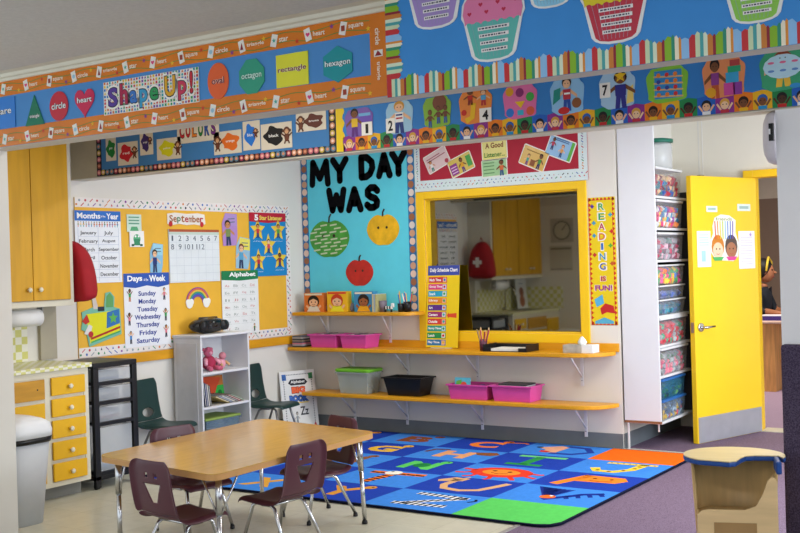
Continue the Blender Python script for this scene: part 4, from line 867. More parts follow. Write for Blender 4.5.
g = G().box(-w_, w_*.25, -.06, .06, 0, .06, M('a8a49c', .5, var=.25, scale=20)).box(w_*.25, w_, -.06, .06, 0, .06, M('e4e4e4', .5)); g.build('carton', t, bevel=.002)
tp = G(); ring = []
for i, (z, r_) in enumerate(((.06, .026), (.072, .034), (.095, .022), (.118, .004))): ring.append([(.01+r_*math.cos(a)*(1+.25*math.sin(3*a)), r_*.6*math.sin(a)*(1+.2*math.cos(4*a)), z+.006*math.sin(5*a)) for a in [2*PI*k/16 for k in range(16)]])
V = sum(ring, []); tp.add(V, [(i*16+k, i*16+(k+1) % 16, (i+1)*16+(k+1) % 16, (i+1)*16+k) for i in range(3) for k in range(16)], M('f0f0f0', .8), True); tp.build('tissue', t)

# lower shelf: clear tub with green lid, black bin, two pink bins
z0 = .35
t, w_, d = bin_('storage_tub', 'clear plastic tub with a lime green lid on the lowest shelf', 334, 367, z0, .185, clear('c4ccc4', .4), y0=-.28, y1=-.05, taper=.02, cat='tub')
G().prism([(x*(w_+.02), y*(d*2+.0)) for x, y in rr(1, 1, .12, 4)], .186, .212, M('6fb62c', .4), 'z').build('lid', t, bevel=.006)
for k in range(7): tag(G().lathe([(.02, 0), (.026, .012), (.025, .05), (.012, .06)], (0, 0, 0), M(['8ca0a4', 'b8b4a0', '788890', 'a8b4b4'][k % 4], .4), 12).build('toy_piece', loc=(t.location.x-.12+.04*k, -.165+.03*(k % 2), z0+.008)), ORD2[k]+' grey toy piece from the left inside the clear green-lidded tub', 'toy', 'toy pieces in the clear tub')
t, w_, d = bin_('storage_bin', 'black plastic bin on the lowest shelf', 380, 420, z0, .155, M('131316', .35, var=.1), taper=.03)
t1, w1, d1 = bin_('storage_bin', 'pink bin with a picture book, left of the lowest pair', 444.5, 486, z0, .12, PINK)
t2, w2, d2 = bin_('storage_bin', 'pink bin topped with papers, right of the lowest pair', 488, 530, z0, .125, PINK)
g = Art.__new__(Art); G.__init__(g); g.w, g.h, g.t = .14, .15, .012; g.slab([(0, 0), (1, 0), (1, 1), (0, 1)], '58b0c8')
g.P([(.05, .1), (.5, .2), (.45, .9), (.1, .8)], '60a848', 1); g.O(.6, .6, .2, 'd8503c', 2); g.O(.35, .5, .15, 'e8c840', 3); g.P([(.6, .1), (.95, .2), (.8, .5)], '8c50a0', 2)
tag(g.build('picture_book', loc=(t1.location.x-.07, -.2, z0+.095), rot=(-.12, 0, 0)), 'colourful picture book standing in the left low pink bin', 'book')
for k in range(5): tag(G().box(-.012, .012, -.07, .07, 0, .09+.01*(k % 2), M(['d8d8dc', '6c58a0', 'c8c4c0', '384878', 'e8e4e0'][k], .5)).build('booklet', loc=(t1.location.x+.02+.028*k, -.14, z0+.006)), ORD2[k]+' slim booklet filed in the left low pink bin', 'booklet', 'booklets in the left low pink bin')
for k in range(8): tag(G().box(-.12, .12, -.085, .085, 0, .010, M(['e0dcd8', 'c8c8cc', '38383c', 'e8e8e4', '9ca0a4'][k % 5], .5)).build('workbook', loc=(t2.location.x-.0, -.15, z0+.046+.0115*k), rot=(0, 0, 0)), ORD[k]+' pale workbook up in the right low pink bin', 'book', 'workbooks in the right low pink bin')
# big book poster leaning in the corner
g = Art.__new__(Art); G.__init__(g); g.w, g.h, g.t = .35, .53, .01; g.slab([(0, 0), (1, 0), (1, 1), (0, 1)], 'dcdcdc')
for i in range(22):
    for x in (.1, .9): g.R(x-.012, .06+.04*i, x+.012, .08+.04*i, '283848', 1)
    if i < 14: g.R(.2+.045*i, .93, .225+.045*i, .945, '283848', 1)
g.R(.06, .85, .18, .95, '3060a8', 1); g.R(.82, .85, .94, .95, '308048', 1); g.P([(.84, .04), (.96, .04), (.9, .14)], 'c02838', 1)
g.P([(.22, .8), (.3, .86), (.7, .86), (.78, .8), (.7, .76), (.3, .76)], '181c28', 1); g.T('Alphabet', .3, .78, .7, .84, 'f0f0f0', 2, .02)
g.T('BIG', .3, .62, .7, .74, '8c1c10', 1, .12); g.T('BIG', .31, .63, .69, .73, 'e8602c', 2, .06); g.T('BOOK', .22, .48, .78, .6, '182850', 1, .12); g.T('BOOK', .23, .49, .77, .59, '3468c0', 2, .05); g.R(.24, .46, .76, .475, 'e8c828', 1)
g.T('Zz', .5, .26, .74, .4, '303038', 2, .02); g.kid(.4, .12, .2, '9098a0', '707880', 'b0a8a0', '505050', wd=.07)
tag(g.build('big_book', loc=(.115, -.265, .268), rot=(math.radians(-8), 0, math.radians(68))), 'white Alphabet BIG BOOK leaning upright in the room corner', 'book')

# ================================================================ BOOKCASE AGAINST THE LEFT WALL
bk = thing('bookcase', 'white three-shelf bookcase carrying the black radio', 'bookcase', (0.022, -1.675, 0)); W2 = M('dcdcde', .45, var=.01)
BW, BD, BH = .555, .29, .945
G().box(0, BD, 0, .018, 0, BH-.02, W2).build('side_panel', bk, bevel=.002); G().box(0, BD, BW-.018, BW, 0, BH-.02, W2).build('side_panel', bk, bevel=.002)
G().box(.03, BD-.04, -.006, 0, .05, BH-.06, M('cfcfd2', .5)).build('side_moulding', bk, bevel=.003)
G().box(-.0, BD+.01, -.012, BW+.012, BH-.02, BH, W2).build('top_board', bk, bevel=.004); G().box(0, .008, .018, BW-.018, .05, BH-.02, W2).build('back_panel', bk)
for z in (.06, .37, .635): G().box(.008, BD-.002, .018, BW-.018, z, z+.018, W2).build('shelf_board', bk, bevel=.002)
BX, BY = .022, -1.675
# radio
t = thing('radio', 'black rounded portable radio on top of the bookcase', 'radio', (.155, -1.42, BH+.001), math.radians(84)); g = G()
g.ball((0, 0, .062), .185, M('0d0d10', .18, spec=.7), 16, (1, .5, .34)); g.build('body', t)
for x_ in (-.1, .1): G().tube([(x_, -.06, .06), (x_, -.089, .062)], [.042, .04], M('1c1c20', .3), 18).build('speaker', t)
G().box(-.045, .045, -.09, -.075, .035, .08, M('26262c', .2)).build('display_panel', t, bevel=.004); G().tube([(-.02, -.089, .09), (-.02, -.094, .09)], .006, M('d8d8d8', .3, 1)).build('button', t)
G().tube([(-.1, 0, .1), (-.09, 0, .12), (.09, 0, .12), (.1, 0, .1)], .009, M('141418', .3), 8).build('handle', t)
# pink plush toy
t = thing('plush_toy', 'pink plush toy sitting in the bookcase top compartment', 'plush toy', (BX+.16, BY+.22, .6545), math.radians(80)); PK = M('c8607c', .9, var=.25, scale=30); PK2 = M('e09cae', .9, var=.2, scale=30)
G().ball((0, 0, .06), .06, M('a83050', .9, var=.2), 12, (1, .8, 1)).build('body', t); G().ball((-.01, -.01, .145), .04, PK, 12, (1, .9, 1)).build('head', t)
for q in (-1, 1): G().ball((-.01+q*.036, 0, .165), .014, PK, 8).build('ear', t); G().tube([(q*.045, -.02, .09), (q*.07, -.06, .05)], [.017, .014], PK2, 8).build('arm', t); G().tube([(q*.03, -.03, .022), (q*.05, -.1, .018)], [.02, .018], PK, 8).build('leg', t)
G().ball((-.01, -.042, .138), .017, PK2, 8, (1, .7, .8)).build('muzzle', t)
t = thing('plush_toy', 'smaller pale pink plush slumped beside the bigger one', 'plush toy', (BX+.17, BY+.345, .6545), math.radians(95)); G().ball((0, 0, .045), .046, PK2, 12, (1, .8, 1)).build('body', t); G().ball((0.0, -.02, .105), .03, M('d88c98', .9, var=.2), 10).build('head', t); 
for q in (-1, 1): G().tube([(q*.03, -.02, .06), (q*.05, -.05, .03)], .011, M('c8a070', .9), 8).build('arm', t)
# leaning books
def book(label, x, y, z, w_, h_, th, c, rx=0, ry=0, rz=0, extra=None, group=None):
    t = thing('picture_book', label, 'book', (x, y, z), 0, group); t.rotation_euler = (rx, ry, rz)
    G().box(-w_/2, w_/2, -th/2, -th/2+.002, 0, h_, M(c, .4)).box(-w_/2, w_/2, th/2-.002, th/2, 0, h_, M(c, .4)).box(-w_/2-.001, -w_/2+.002, -th/2, th/2, 0, h_, M(c, .4)).build('cover', t)
    G().box(-w_/2+.003, w_/2-.004, -th/2+.002, th/2-.002, .003, h_-.003, M('e4e0d8', .8)).build('pages', t)
    if extra: b = local(w_, h_, th/2); extra(b); b.build('cover_picture', t, loc=(0, 0, h_/2))
    return t
def ex(b): b.P([(0, 0), (.4, 0), (.9, .9), (.2, 1), (0, 1)], 'd8502c', 1); b.P([(.45, .05), (1, .05), (1, .6), (.7, .6)], '38b048', 2); b.O(.8, .3, .1, '207030', 3)
book('orange and green picture book standing at the back of the middle compartment', BX+.05, BY+.38, .389, .24, .2, .02, 'c87838', rx=-.12, rz=PI/2, extra=ex)
cc = ['283858', '3c5490', 'c8c4b8', '202428']
for k in range(4): book(ORD2[k]+' upright book from the left in the bookcase middle compartment', BX+.17, BY+.075+.019*k, .3905, .18, .19-.01*k, .013, cc[k], rx=.13, group='books leaning in the middle compartment')
cc = ['c8b060', '4868a0', 'd8d4c8', '302c34', 'b04838', '508858', 'e0c850']
for k in range(6): book(ORD2[k]+' fallen book from the left in the bookcase middle compartment', BX+.17, BY+.33+.034*k, .394, .19, .16, .010, cc[k], rx=math.radians(68), group='books fallen over in the middle compartment')
t = thing('storage_tub', 'grey translucent tub with lime lid in the bookcase bottom compartment', 'tub', (BX+.148, BY+.24, .079)); G().tub(-.13, .13, -.19, .19, 0, .2, .015, clear('8098a8', .4)).build('tub', t); G().box(-.135, .135, -.2, .2, .201, .216, M('90a850', .5)).build('lid', t, bevel=.004)
for k in range(6): tag(G().box(-.04, .04, -.04, .04, 0, .055, M(['e8c838', 'd8b830', '4880b8', 'c8a828', 'e8e0d0', '3870a8'][k])).build('toy_block', loc=(BX+.19, BY+.12+.1*(k % 3), .087+.057*(k//3)), rot=(0, 0, .0)), ORD2[k]+' block inside the tub in the bookcase', 'toy', 'blocks in the bookcase tub')

# ================================================================ KITCHEN CABINETS ON THE LEFT WALL
KN = M('e2dcc8', .4)
def knob(parent, x, y, z, axis='x'): G().tube([(x, y, z), (x+.012, y, z), (x+.022, y, z), (x+.03, y, z)], [.007, .007, .017, .012], KN, 12).build('knob', parent)
uc = thing('wall_cabinet', 'tall yellow-doored wall cabinet beside the hanging red bag', 'cabinet', (.001, -4.127, 1.235)); yR = 1.277; UH = .83+.5
G().box(0, .28, 0, yR, 0, 1.335, M('dcd8cc', .5)).build('body', uc, bevel=.002)
G().box(.28, .292, 0, yR, 0, .04, IVORY).box(.28, .292, yR-.035, yR, .04, 1.335, IVORY).box(.28, .292, 0, .03, .04, 1.335, IVORY).build('face_frame', uc, bevel=.002)
dw = (yR-.065)/4
for k in range(4):
    d = G().box(.2921, .308,   .03+dw*k+(.008 if k == 2 else .0025), .03+dw*(k+1)-(.008 if k == 1 else .0025), .043, 1.33, CABY).build('door', uc, bevel=.003)
    knob(d, .308, .03+dw*(k+(.86 if k % 2 == 0 else .14)), .115)
# paper towel roll below it
t = thing('paper_towel_roll', 'white paper towel roll under the yellow wall cabinet', 'paper towel', (.2, -3.2, 1.165)); G().tube([(0, -.13, 0), (0, .13, 0)], .056, M('e4e4e4', .9), 24).build('roll', t)
G().tube([(0, -.15, 0), (0, .15, 0)], .012, M('c8c8c8', .4)).build('spindle', t); 
for q in (-1, 1): G().box(-.03, .03, q*.142-.004, q*.142+.004, -.03, .0695, M('a0a0a0', .4)).build('arm', t, bevel=.002)
lc = thing('base_cabinet', 'cream base cabinet with yellow drawers and doors, right of the waste bin', 'cabinet', (.001, -4.127, 0)); lR = 1.2; LX = .5
G().box(0, LX-.015, 0, lR-.001, .1, .83, M('dcd8cc', .5)).build('body', lc, bevel=.002)
G().box(.0, LX-.08, 0, lR-.02, 0.001, .1, M('7c7c78', .6)).build('toe_kick', lc)
c1_, c2_ = lR-.31, lR-.035; ff = G()
ff.box(LX-.015, LX, 0, lR, .09, .12, IVORY).box(LX-.015, LX, 0, lR, .79, .83, IVORY).box(LX-.015, LX, lR-.04, lR, .12, .79, IVORY).box(LX-.015, LX, lR-.355, lR-.31, .12, .79, IVORY).box(LX-.015, LX, 0, .03, .12, .79, IVORY); ff.build('face_frame', lc, bevel=.002)
G().box(LX-.014, LX-.004, .03, lR-.03, .12, .79, IVORY).build('rail', lc)
YD = M('e2ae14', .4, var=.08, scale=3)
for k in range(5):
    z = .125+.137*k; d = G().box(LX+.0005, LX+.016, c1_+.004, c2_-.004, z, z+.115, YD).build('drawer', lc, bevel=.004); knob(d, LX+.016, (c1_+c2_)/2, z+.052)
d = G().box(LX+.0005, LX+.014, .37, lR-.36, .66, .785, M('c08c28', .5, var=.15, scale=4, kind='woody')).box(LX+.014, LX+.0145, lR-.42, lR-.41, .72, .73, M('201810')).build('drawer_front', lc, bevel=.003)
G().box(LX+.0005, LX+.014, .37, lR-.36, .125, .635, YD).build('door', lc, bevel=.004)
d = G().box(LX+.0005, LX+.014, .035, .34, .14, .755, YD).build('door', lc, bevel=.004); knob(d, LX+.014, .3, .6)
CK = checker('d0ce80', 'e6e4d4', 28)
ct = thing('worktop', 'green and white checked worktop over the base cabinet', 'worktop', (.001, -4.127, .831)); G().box(0, LX+.02, 0, lR+.018, 0, .03, CK).build('top', ct, bevel=.003)
G().box(.12, .42, .25, .65, .0305, .034, M('b4b4b8', .25, 1)).build('sink_rim', ct, bevel=.002); G().box(.15, .39, .28, .62, .034, .0345, M('58585c', .3, 1)).build('sink_bowl', ct)
tp = thing('tap', 'chrome gooseneck tap behind the kitchen sink', 'tap', (.08, -3.55, .8615)); G().tube([(0, 0, 0), (0, 0, .2)]+[(.07-.07*math.cos(a), 0, .2+.07*math.sin(a)) for a in [PI*k/8 for k in range(1, 9)]]+[(.14, 0, .17)], .009, CHROME, 10).build('spout', tp); G().tube([(0, .05, 0), (0, .05, .03)], .014, CHROME).tube([(0, .05, .035), (.05, .07, .04)], .006, CHROME).build('lever', tp)
tag(G().box(.001, .012, -4.12, -3.02, .863, 1.12, checker('cfcc74', 'e6e4d4', 20)).build('backsplash_tiles'), 'green and white checked backsplash above the worktop', 'backsplash')
tag(G().box(.013, .56, -4.129, -4.12, .863, 1.12, checker('cfcc74', 'e6e4d4', 20)).build('backsplash_tiles'), 'checked backsplash on the return wall, seen in the mirror', 'backsplash')
struct('trim_13', G().box(.0005, .03, -2.925, -2.79, .8625, 1.234, M('aaa28e', .6, var=.03)))
# canister and cookbook poster on worktop (mirror shows them)
g = Art.__new__(Art); G.__init__(g); g.w, g.h, g.t = .27, .36, .004; g.slab([(0, 0), (1, 0), (1, 1), (0, 1)], 'd8dce0'); g.O(.5, .55, .22, '8c4c30', 1); g.O(.5, .25, .25, 'a05c3c', 2, .2); g.O(.42, .6, .04, '181010', 3); g.T('apples', .3, .8, .7, .88, '3858a0', 1)
tag(g.build('sign', loc=(.1, -3.93, 1.045), rot=(-.1, 0, PI/2)), 'white sign with a brown bear propped on the worktop beside the tap', 'sign')
# wall stub rear decorations seen only in the mirror
PS = mk((0, -4.0, 0), PI)
def stub(name, label, cat, x0, x1, z0_, z1_, base):
    g = Art.__new__(Art); G.__init__(g); g.w, g.h, g.t = x1-x0, z1_-z0_, .003; g.slab([(0, 0), (1, 0), (1, 1), (0, 1)], base); g.loc = Vector(((x0+x1)/2, -4.129, (z0_+z1_)/2)); g.rot = (0, 0, PI); return g
g = stub('', '', '', .42, .72, 1.65, 1.94, 'b8b4ac'); g.O(.5, .5, .4, '7c8078', 1); g.O(.5, .5, .33, 'c8c4b4', 2); g.line([(.5, .5), (.3, .75)], .01, '303030', 3); g.done('weather_chart', 'round weather dial chart reflected at the right of the mirror', 'chart')
g = stub('', '', '', .4, .7, 1.31, 1.61, 'c4c0b4'); g.R(.05, .05, .95, .08, '807c70', 1); g.R(.05, .85, .95, .92, '807c70', 1); g.done('notice_sheet', 'plain notice sheet under the dial chart in the mirror', 'paper')
# red first aid bag on the cabinet side
t = thing('first_aid_bag', 'red padded first aid bag with white cross hanging on the cabinet side', 'bag', (.215, -2.8, 1.25)); RD = M('a01420', .75, var=.15, scale=6)
pr = [(-.15, .0), (.15, .0), (.17, .04), (.15, .2), (.12, .32), (.06, .42), (-.02, .44), (-.09, .4), (-.14, .28), (-.165, .04)]
bg = G(); nb = len(pr); VB = []
for y_, sx_, sz_, dz_ in ((-.035, .85, .92, .01), (-.02, 1, 1, 0), (.05, 1.0, .97, 0), (.1, .9, .84, .015), (.13, .68, .6, .06)): VB += [(x*sx_, y_, z*sz_+dz_) for x, z in pr]
bg.add(VB, [(i_*nb+k, (i_+1)*nb+k, (i_+1)*nb+(k+1) % nb, i_*nb+(k+1) % nb) for i_ in range(4) for k in range(nb)]+[tuple(range(nb)), tuple(4*nb+k for k in range(nb))[::-1]], RD, True)
bg.build('body', t, sub=1)
G().box(-.055, .055, .1305, .134, .17, .21, M('e8e8e8')).box(-.02, .02, .1305, .134, .135, .17, M('e8e8e8')).box(-.02, .02, .1305, .134, .21, .245, M('e8e8e8')).build('white_cross', t)
G().tube([(-.03, 0, .43), (-.02, 0, .47), (0, 0, .43)], .006, RD, 6).build('hanging_loop', t)
# drawer cart
t = thing('drawer_cart', 'black drawer cart with four clear drawers between cabinet and green chair', 'drawer cart', (.06, -2.865, 0)); CW, CD, CH = .385, .42, .845; BK = M('111114', .4, var=.1)
g = G().box(0, CD, 0, CW, CH-.035, CH, BK).box(0, CD, 0, CW, .06, .09, BK)
for y_ in (0, CW-.045):
    for x_ in (0, CD-.03): g.box(x_, x_+.03, y_, y_+.045, 0.012, CH-.035, BK)
g.build('frame', t, bevel=.004); zz = [.09, .42, .56, .69, .81]
for k in range(4):
    z = zz[k]; G().box(.02, CD-.002, .045, CW-.045, z, z+.022, BK).build('rail', t)
    G().box(.04, CD-.012, .05, CW-.05, z+.024, zz[k+1]-.012, clear('ccd2da', .42, .25)).build('drawer', t, bevel=.006)
for k, (z, c) in enumerate(((.13, '6888a8'), (.46, '8c5c5c'), (.6, '807c80'), (.72, '586c90'))):
    for j in range(3): tag(G().box(-.12, .12, -.1, .1, 0, .016, M([c, 'c8c8c4', '98a0a8'][j])).build('paper_pack', loc=(.06+.22, -2.865+.19, z+.018*j)), ('lowest', 'middle', 'upper')[j]+' paper pack inside the cart\'s %s drawer' % ('bottom', 'third', 'second', 'top')[k], 'paper', 'paper packs in the cart\'s %s drawer' % ('bottom', 'third', 'second', 'top')[k])
for y_ in (.02, CW-.02): 
    for x_ in (.02, CD-.02): G().tube([(x_, y_-.012, .02), (x_, y_+.012, .02)], .02, M('0c0c0e'), 12).build('caster', t)

# ================================================================ WASTE BIN
t = thing('waste_bin', 'grey waste bin with domed lid and black liner beside the left pillar', 'waste bin', (.80, -3.72, 0)); GB = M('c6cad0', .4, var=.03)
def rsec(a, b, z, n=32, e=.55): return [(a*math.copysign(abs(math.cos(t_))**e, math.cos(t_)), b*math.copysign(abs(math.sin(t_))**e, math.sin(t_)), z) for t_ in [2*PI*k/n for k in range(n)]]
def loft(g, secs, m, n=32, top=True):
    V = sum(secs, []); F = [(i*n+k, i*n+(k+1) % n, (i+1)*n+(k+1) % n, (i+1)*n+k) for i in range(len(secs)-1) for k in range(n)]
    F.append(tuple(range(n))[::-1]); 
    if top: F.append(tuple((len(secs)-1)*n+k for k in range(n)))
    return g.add(V, F, m, True)
loft(G(), [rsec(.115, .115, .0), rsec(.16, .155, .49)], GB).build('body', t)
loft(G(), [rsec(.166, .161, .475), rsec(.17, .165, .505)], M('101012', .3)).tube([(.13, -.15, .5), (.145, -.165, .46), (.15, -.16, .42), (.135, -.165, .45)], [.02, .022, .018, .01], M('101012', .25), 8).build('liner', t)
loft(G(), [rsec(.172, .167, .507), rsec(.174, .169, .545), rsec(.165, .155, .585), rsec(.14, .11, .61), rsec(.1, .05, .628)], M('e4e6ea', .35, var=.02)).build('domed_lid', t)
G().box(.0, .03, -.153, -.149, .36, .4, M('586070')).box(.005, .025, -.1535, -.153, .365, .395, GB).box(.045, .075, -.153, -.149, .37, .385, M('586070')).build('printed_marks', t)

# ================================================================ TABLE
cor = [(2.69, -2.75), (2.725, -4.11), (1.775, -3.97), (1.70, -2.585)]; ctr = Vector((2.2225, -3.354))
TT = thing('activity_table', 'low wood-grain table with chrome legs in the foreground', 'table', (ctr.x, ctr.y, 0)); TZ = .51
lp = [Vector(c)-ctr for c in cor]
def rpoly(P, r, n=6):
    o = []
    for i, p in enumerate(P):
        a = (P[i-1]-p).normalized(); b = (P[(i+1) % len(P)]-p).normalized(); p0, p1 = p+a*r, p+b*r
        for k in range(n+1): s_ = k/n; o.append(tuple(p0*(1-s_)**2 + p*2*s_*(1-s_) + p1*s_**2))
    return o
rp_ = rpoly(lp, .08); top = M('c69a4e', .16, var=.1, scale=5, kind='woody', spec=.5)
G().prism(rp_, TZ-.004, TZ, top, 'z').build('tabletop', TT); G().prism(rp_, TZ-.032, TZ-.0045, M('c4935a', .4, var=.05), 'z').build('edge_band', TT)
for i, p in enumerate(lp):
    q = p*.86; f_ = p*(.885, .89, .86, .88)[i]; g = G(); g.tube([(q.x, q.y, TZ-.033), (q.x*.65+f_.x*.35, q.y*.65+f_.y*.35, .3)], .017, CHROME, 12).tube([(q.x*.65+f_.x*.35, q.y*.65+f_.y*.35, .31), (f_.x, f_.y, .02)], .0125, CHROME, 12)
    leg = g.build('leg', TT); G().lathe([(.014, 0.001), (.017, .004), (.015, .018), (.009, .024)], (f_.x, f_.y, 0), M('141416')).build('glide', leg)
    for s_ in (-1, 1):
        n_ = Vector((-p.y, p.x)).normalized()*s_; a = q+n_*.085-p.normalized()*.03; b_ = q*.6+f_*.4; G().tube([(a.x, a.y, TZ-.033), (b_.x, b_.y, .28)], .005, CHROME, 8).build('brace', leg)

# ================================================================ CHAIRS
def shell_parts(W, seat_z, seat_d, back_h, mcol, holes, lean=.035):
    """moulded shell: returns seat and backrest objects with holes cut"""
    prof = []   # (y, z) local, front = +y
    for k in range(4): prof.append((seat_d*.55-.02*k*0-(seat_d*.9)*k/9, 0))
    P = [(seat_d*.56, -.03), (seat_d*.53, -.008), (seat_d*.42, .0), (seat_d*.2, -.006), (-.02, -.012), (-seat_d*.25, -.012), (-seat_d*.38, -.002), (-seat_d*.46, .02), (-seat_d*.5, .05)]
    for k in range(1, 9): s_ = k/8; P.append((-seat_d*.5-lean*s_-.006*math.sin(PI*s_), .05+(back_h-.05)*s_))
    n = 16
    def width(i):
        z = P[i][1]
        if i < 7: return W/2*(.9+.1*min(1, i/3))
        s_ = (z)/back_h; return W/2*(1-.05*s_) if s_ < .86 else W/2*(1-.05*s_)*(1-.2*((s_-.86)/.14)**2)
    rows = []
    for i, (y, z) in enumerate(P):
        row = []; t_ = Vector((P[min(i+1, len(P)-1)][0]-P[max(i-1, 0)][0], P[min(i+1, len(P)-1)][1]-P[max(i-1, 0)][1])).normalized(); nrm = Vector((t_.y, -t_.x))  # points back / down
        if nrm.y > 0 and i < 6: nrm = -nrm
        if i >= 6 and nrm.x > 0: nrm = -nrm
        for k in range(n+1):
            u = -1+2*k/n; e = max(0, abs(u)-.86)/.14; dish = .012*(u*u)
            off = e*e*.022 - dish*(1 if True else 0)
            row.append((u*width(i), y+nrm.x*off, seat_z+z+nrm.y*off))
        rows.append(row)
    out = []
    for nm, a, b in (('seat', 0, 7), ('backrest', 7, len(P)-1)):
        g = G(); V = sum(rows[a:b+1], []); m = b-a+1
        g.add(V, [(i*(n+1)+k, i*(n+1)+k+1, (i+1)*(n+1)+k+1, (i+1)*(n+1)+k) for i in range(m-1) for k in range(n)], mcol, True)
        o = g.build(nm, solid=.006); o.modifiers['so'].offset = 0; o.modifiers.new('ss', 'SUBSURF').levels = 1; o.modifiers['ss'].render_levels = 1
        if nm == 'backrest':
            for h_ in holes:
                c = G().prism(h_, -seat_d*.5-.3, 0, mcol).build('cut'); c.location.z = seat_z
                md = o.modifiers.new('bo', 'BOOLEAN'); md.object = c; md.operation = 'DIFFERENCE'; md.solver = 'EXACT'
        bpy.context.view_layer.update()
        me = bpy.data.meshes.new_from_object(o.evaluated_get(bpy.context.evaluated_depsgraph_get()))
        cut = [md.object for md in o.modifiers if md.type == 'BOOLEAN']
        o.modifiers.clear(); o.data = me
        for c in cut: bpy.data.objects.remove(c)
        out.append(o)
    return out
def make_chair(name, label, loc, rz, W, sz, sd, bh, m, holes, legm, lean=.035):
    t = thing(name, label, 'chair', loc, rz)
    for o in shell_parts(W, sz, sd, bh, m, holes, lean): o.parent = t
    for q in (-1, 1):
        x = q*W*.33; X = q*W*.44
        G().tube([(x, .0, sz-.022), (x, sd*.22, sz-.026), (x+q*.004, sd*.3, sz-.04), (X, sd*.5, .018)], .0095, legm, 10).lathe([(.012, .0), (.014, .004), (.012, .02)], (X, sd*.5, .001), BLACK, 12).build('leg', t)
        G().tube([(x, sd*.1, sz-.03), (x, -sd*.12, sz-.03), (x+q*.004, -sd*.2, sz-.045), (X, -sd*.55, .018)], .0095, legm, 10).lathe([(.012, .0), (.014, .004), (.012, .02)], (X, -sd*.55, .001), BLACK, 12).build('leg', t)
    G().tube([(-W*.33, .03, sz-.026), (W*.33, .03, sz-.026)], .008, legm, 8).tube([(-W*.33, -.05, sz-.026), (W*.33, -.05, sz-.026)], .008, legm, 8).build('seat_frame', t)
    return t
MAR = M('522a36', .38, var=.05, scale=12); GRN = M('1f3a38', .4, var=.05)
sq = lambda cx, cz, s_: [(cx-s_, cz-s_), (cx+s_, cz-s_), (cx+s_, cz+s_), (cx-s_, cz+s_)]
holes = [sq(-.035, .213, .012), sq(.035, .213, .012), [(-.018, .08), (.018, .08), (.062, .172), (-.062, .172)]]
def fa(vx, vy): return math.atan2(vy, vx)-PI/2
bh_ = .285; szm = .28
ch1 = make_chair('school_chair', 'maroon moulded chair at the near left end of the table, back to us', (2.41, -4.0, 0), fa(.12, .99), .325, szm, .3, bh_, MAR, holes, CHROME)
dup(ch1, (2.57, -3.46, 0), fa(-1, .05), 'maroon moulded chair pushed in at the table\'s long side, seat under the top')
dup(ch1, (2.29, -2.80, 0), fa(-.34, -.94), 'maroon moulded chair behind the table\'s far right corner')
dup(ch1, (1.86, -3.36, 0), fa(.98, -.17), 'maroon moulded chair behind the far left side of the table, mostly hidden')
oval = [(.068*math.cos(2*PI*k/20), .08+.034*math.sin(2*PI*k/20)) for k in range(20)]
g1 = make_chair('school_chair', 'dark green moulded chair between drawer cart and bookcase', (.235, -1.98, 0), fa(1, .18), .34, .31, .32, .33, GRN, [oval], M('8c8c90', .3, 1))
dup(g1, (.235, -.76, 0), fa(1, .18), 'dark green moulded chair between bookcase and the corner big book')

# ================================================================ STORAGE UNIT, RIGHT
su = thing('storage_unit', 'tall white open storage unit full of plastic bins beside the yellow door', 'storage unit', (3.045, .02, 0)); SW = M('dcdde2', .45, var=.01); SD = .285; UL = .68
G().box(0, SD, -.018, 0, .222, 2.5, SW).build('side_panel', su, bevel=.002); G().box(0, SD, -.018, 0.0, .205, .2215, M('8c5c3c', .6)).build('bottom_edge', su)
G().box(0, SD, UL, UL+.018, .222, 1.95, M('2c2a2c', .7)).build('side_panel', su); G().box(0, .01, 0, UL, .222, 1.95, M('2c2a2c', .7)).build('back_panel', su)  # unlit interior painted in: far side and back panels coloured near black
def zof(py): return on(mk((3.33, 0, 0), PI/2), 672, py)[1]
shelf_py = [197.5, 229, 260.5, 287+.0, 314+1.5, 345, 374.5, 419]
boards = []
for py in (168+29.5, 228.5, 260, 313.5+1, 344, 374, 419):
    z = zof(py); boards.append(z); G().box(.01, SD, .0, UL, z-.014, z+.004, SW).build('shelf_board', su, bevel=.002)
G().box(.02, .032, -.014, -.002, 0.003, .204, M('d8d8dc')).build('leg', su); G().box(SD-.04, SD-.03, .02, .03, .14, .204, M('d8d8dc')).build('bracket', su)
def sbin(label, top, bot, lidc, body, fill, w_=.55, group=None, lidh=.018, y0=.03, x0=.03, x1=.283, nfill=10, name='storage_box'):
    zb, zt = bot, top; t = thing(name, label, 'box', (3.045+x0, y0+.02, zb+.0008)); W_ = x1-x0
    G().tub(0, W_, 0, w_, 0, zt-zb-lidh, .012, body, rim=0).build('tub', t)
    G().box(-.006, W_+.008, -.006, w_+.006, zt-zb-lidh, zt-zb, lidc).build('lid', t, bevel=.005)
    n = 0
    hh = zt-zb-lidh-.02
    rnd = random.Random(int(zb*1000))
    g = G()
    for iz in range(max(1, int(hh/.036))):
        for iy in range(int((w_-.06)/.042)):
            c = rnd.choice(fill); s_ = .019
            yy = .036+.042*iy; xx = W_-.032+rnd.uniform(-.004, .004); z_ = .01+.036*iz
            V = [Vector((a*s_, b*s_*1.2, cc_*s_)) for a in (-1, 1) for b in (-1, 1) for cc_ in (-1, 1)]; R_ = Euler((rnd.uniform(0, .8), rnd.uniform(0, .8), rnd.uniform(0, 3))).to_matrix()
            V = [R_ @ v + Vector((xx, yy, z_+s_)) for v in V]
            g.add(V, [(0, 1, 3, 2), (4, 6, 7, 5), (0, 4, 5, 1), (2, 3, 7, 6), (0, 2, 6, 4), (1, 5, 7, 3)], M(c, .5))
    f = g.build('contents', loc=(3.045+x0, y0+.02, zb+.0018)); tag(f, 'small toys and crafts filling the '+label.split(',')[0], 'toys', None, 'stuff')
LW = M('dfe0e4', .4); CLR = clear('c8c8d0', .16); LB = M('2c68b0', .4)
Z = zof
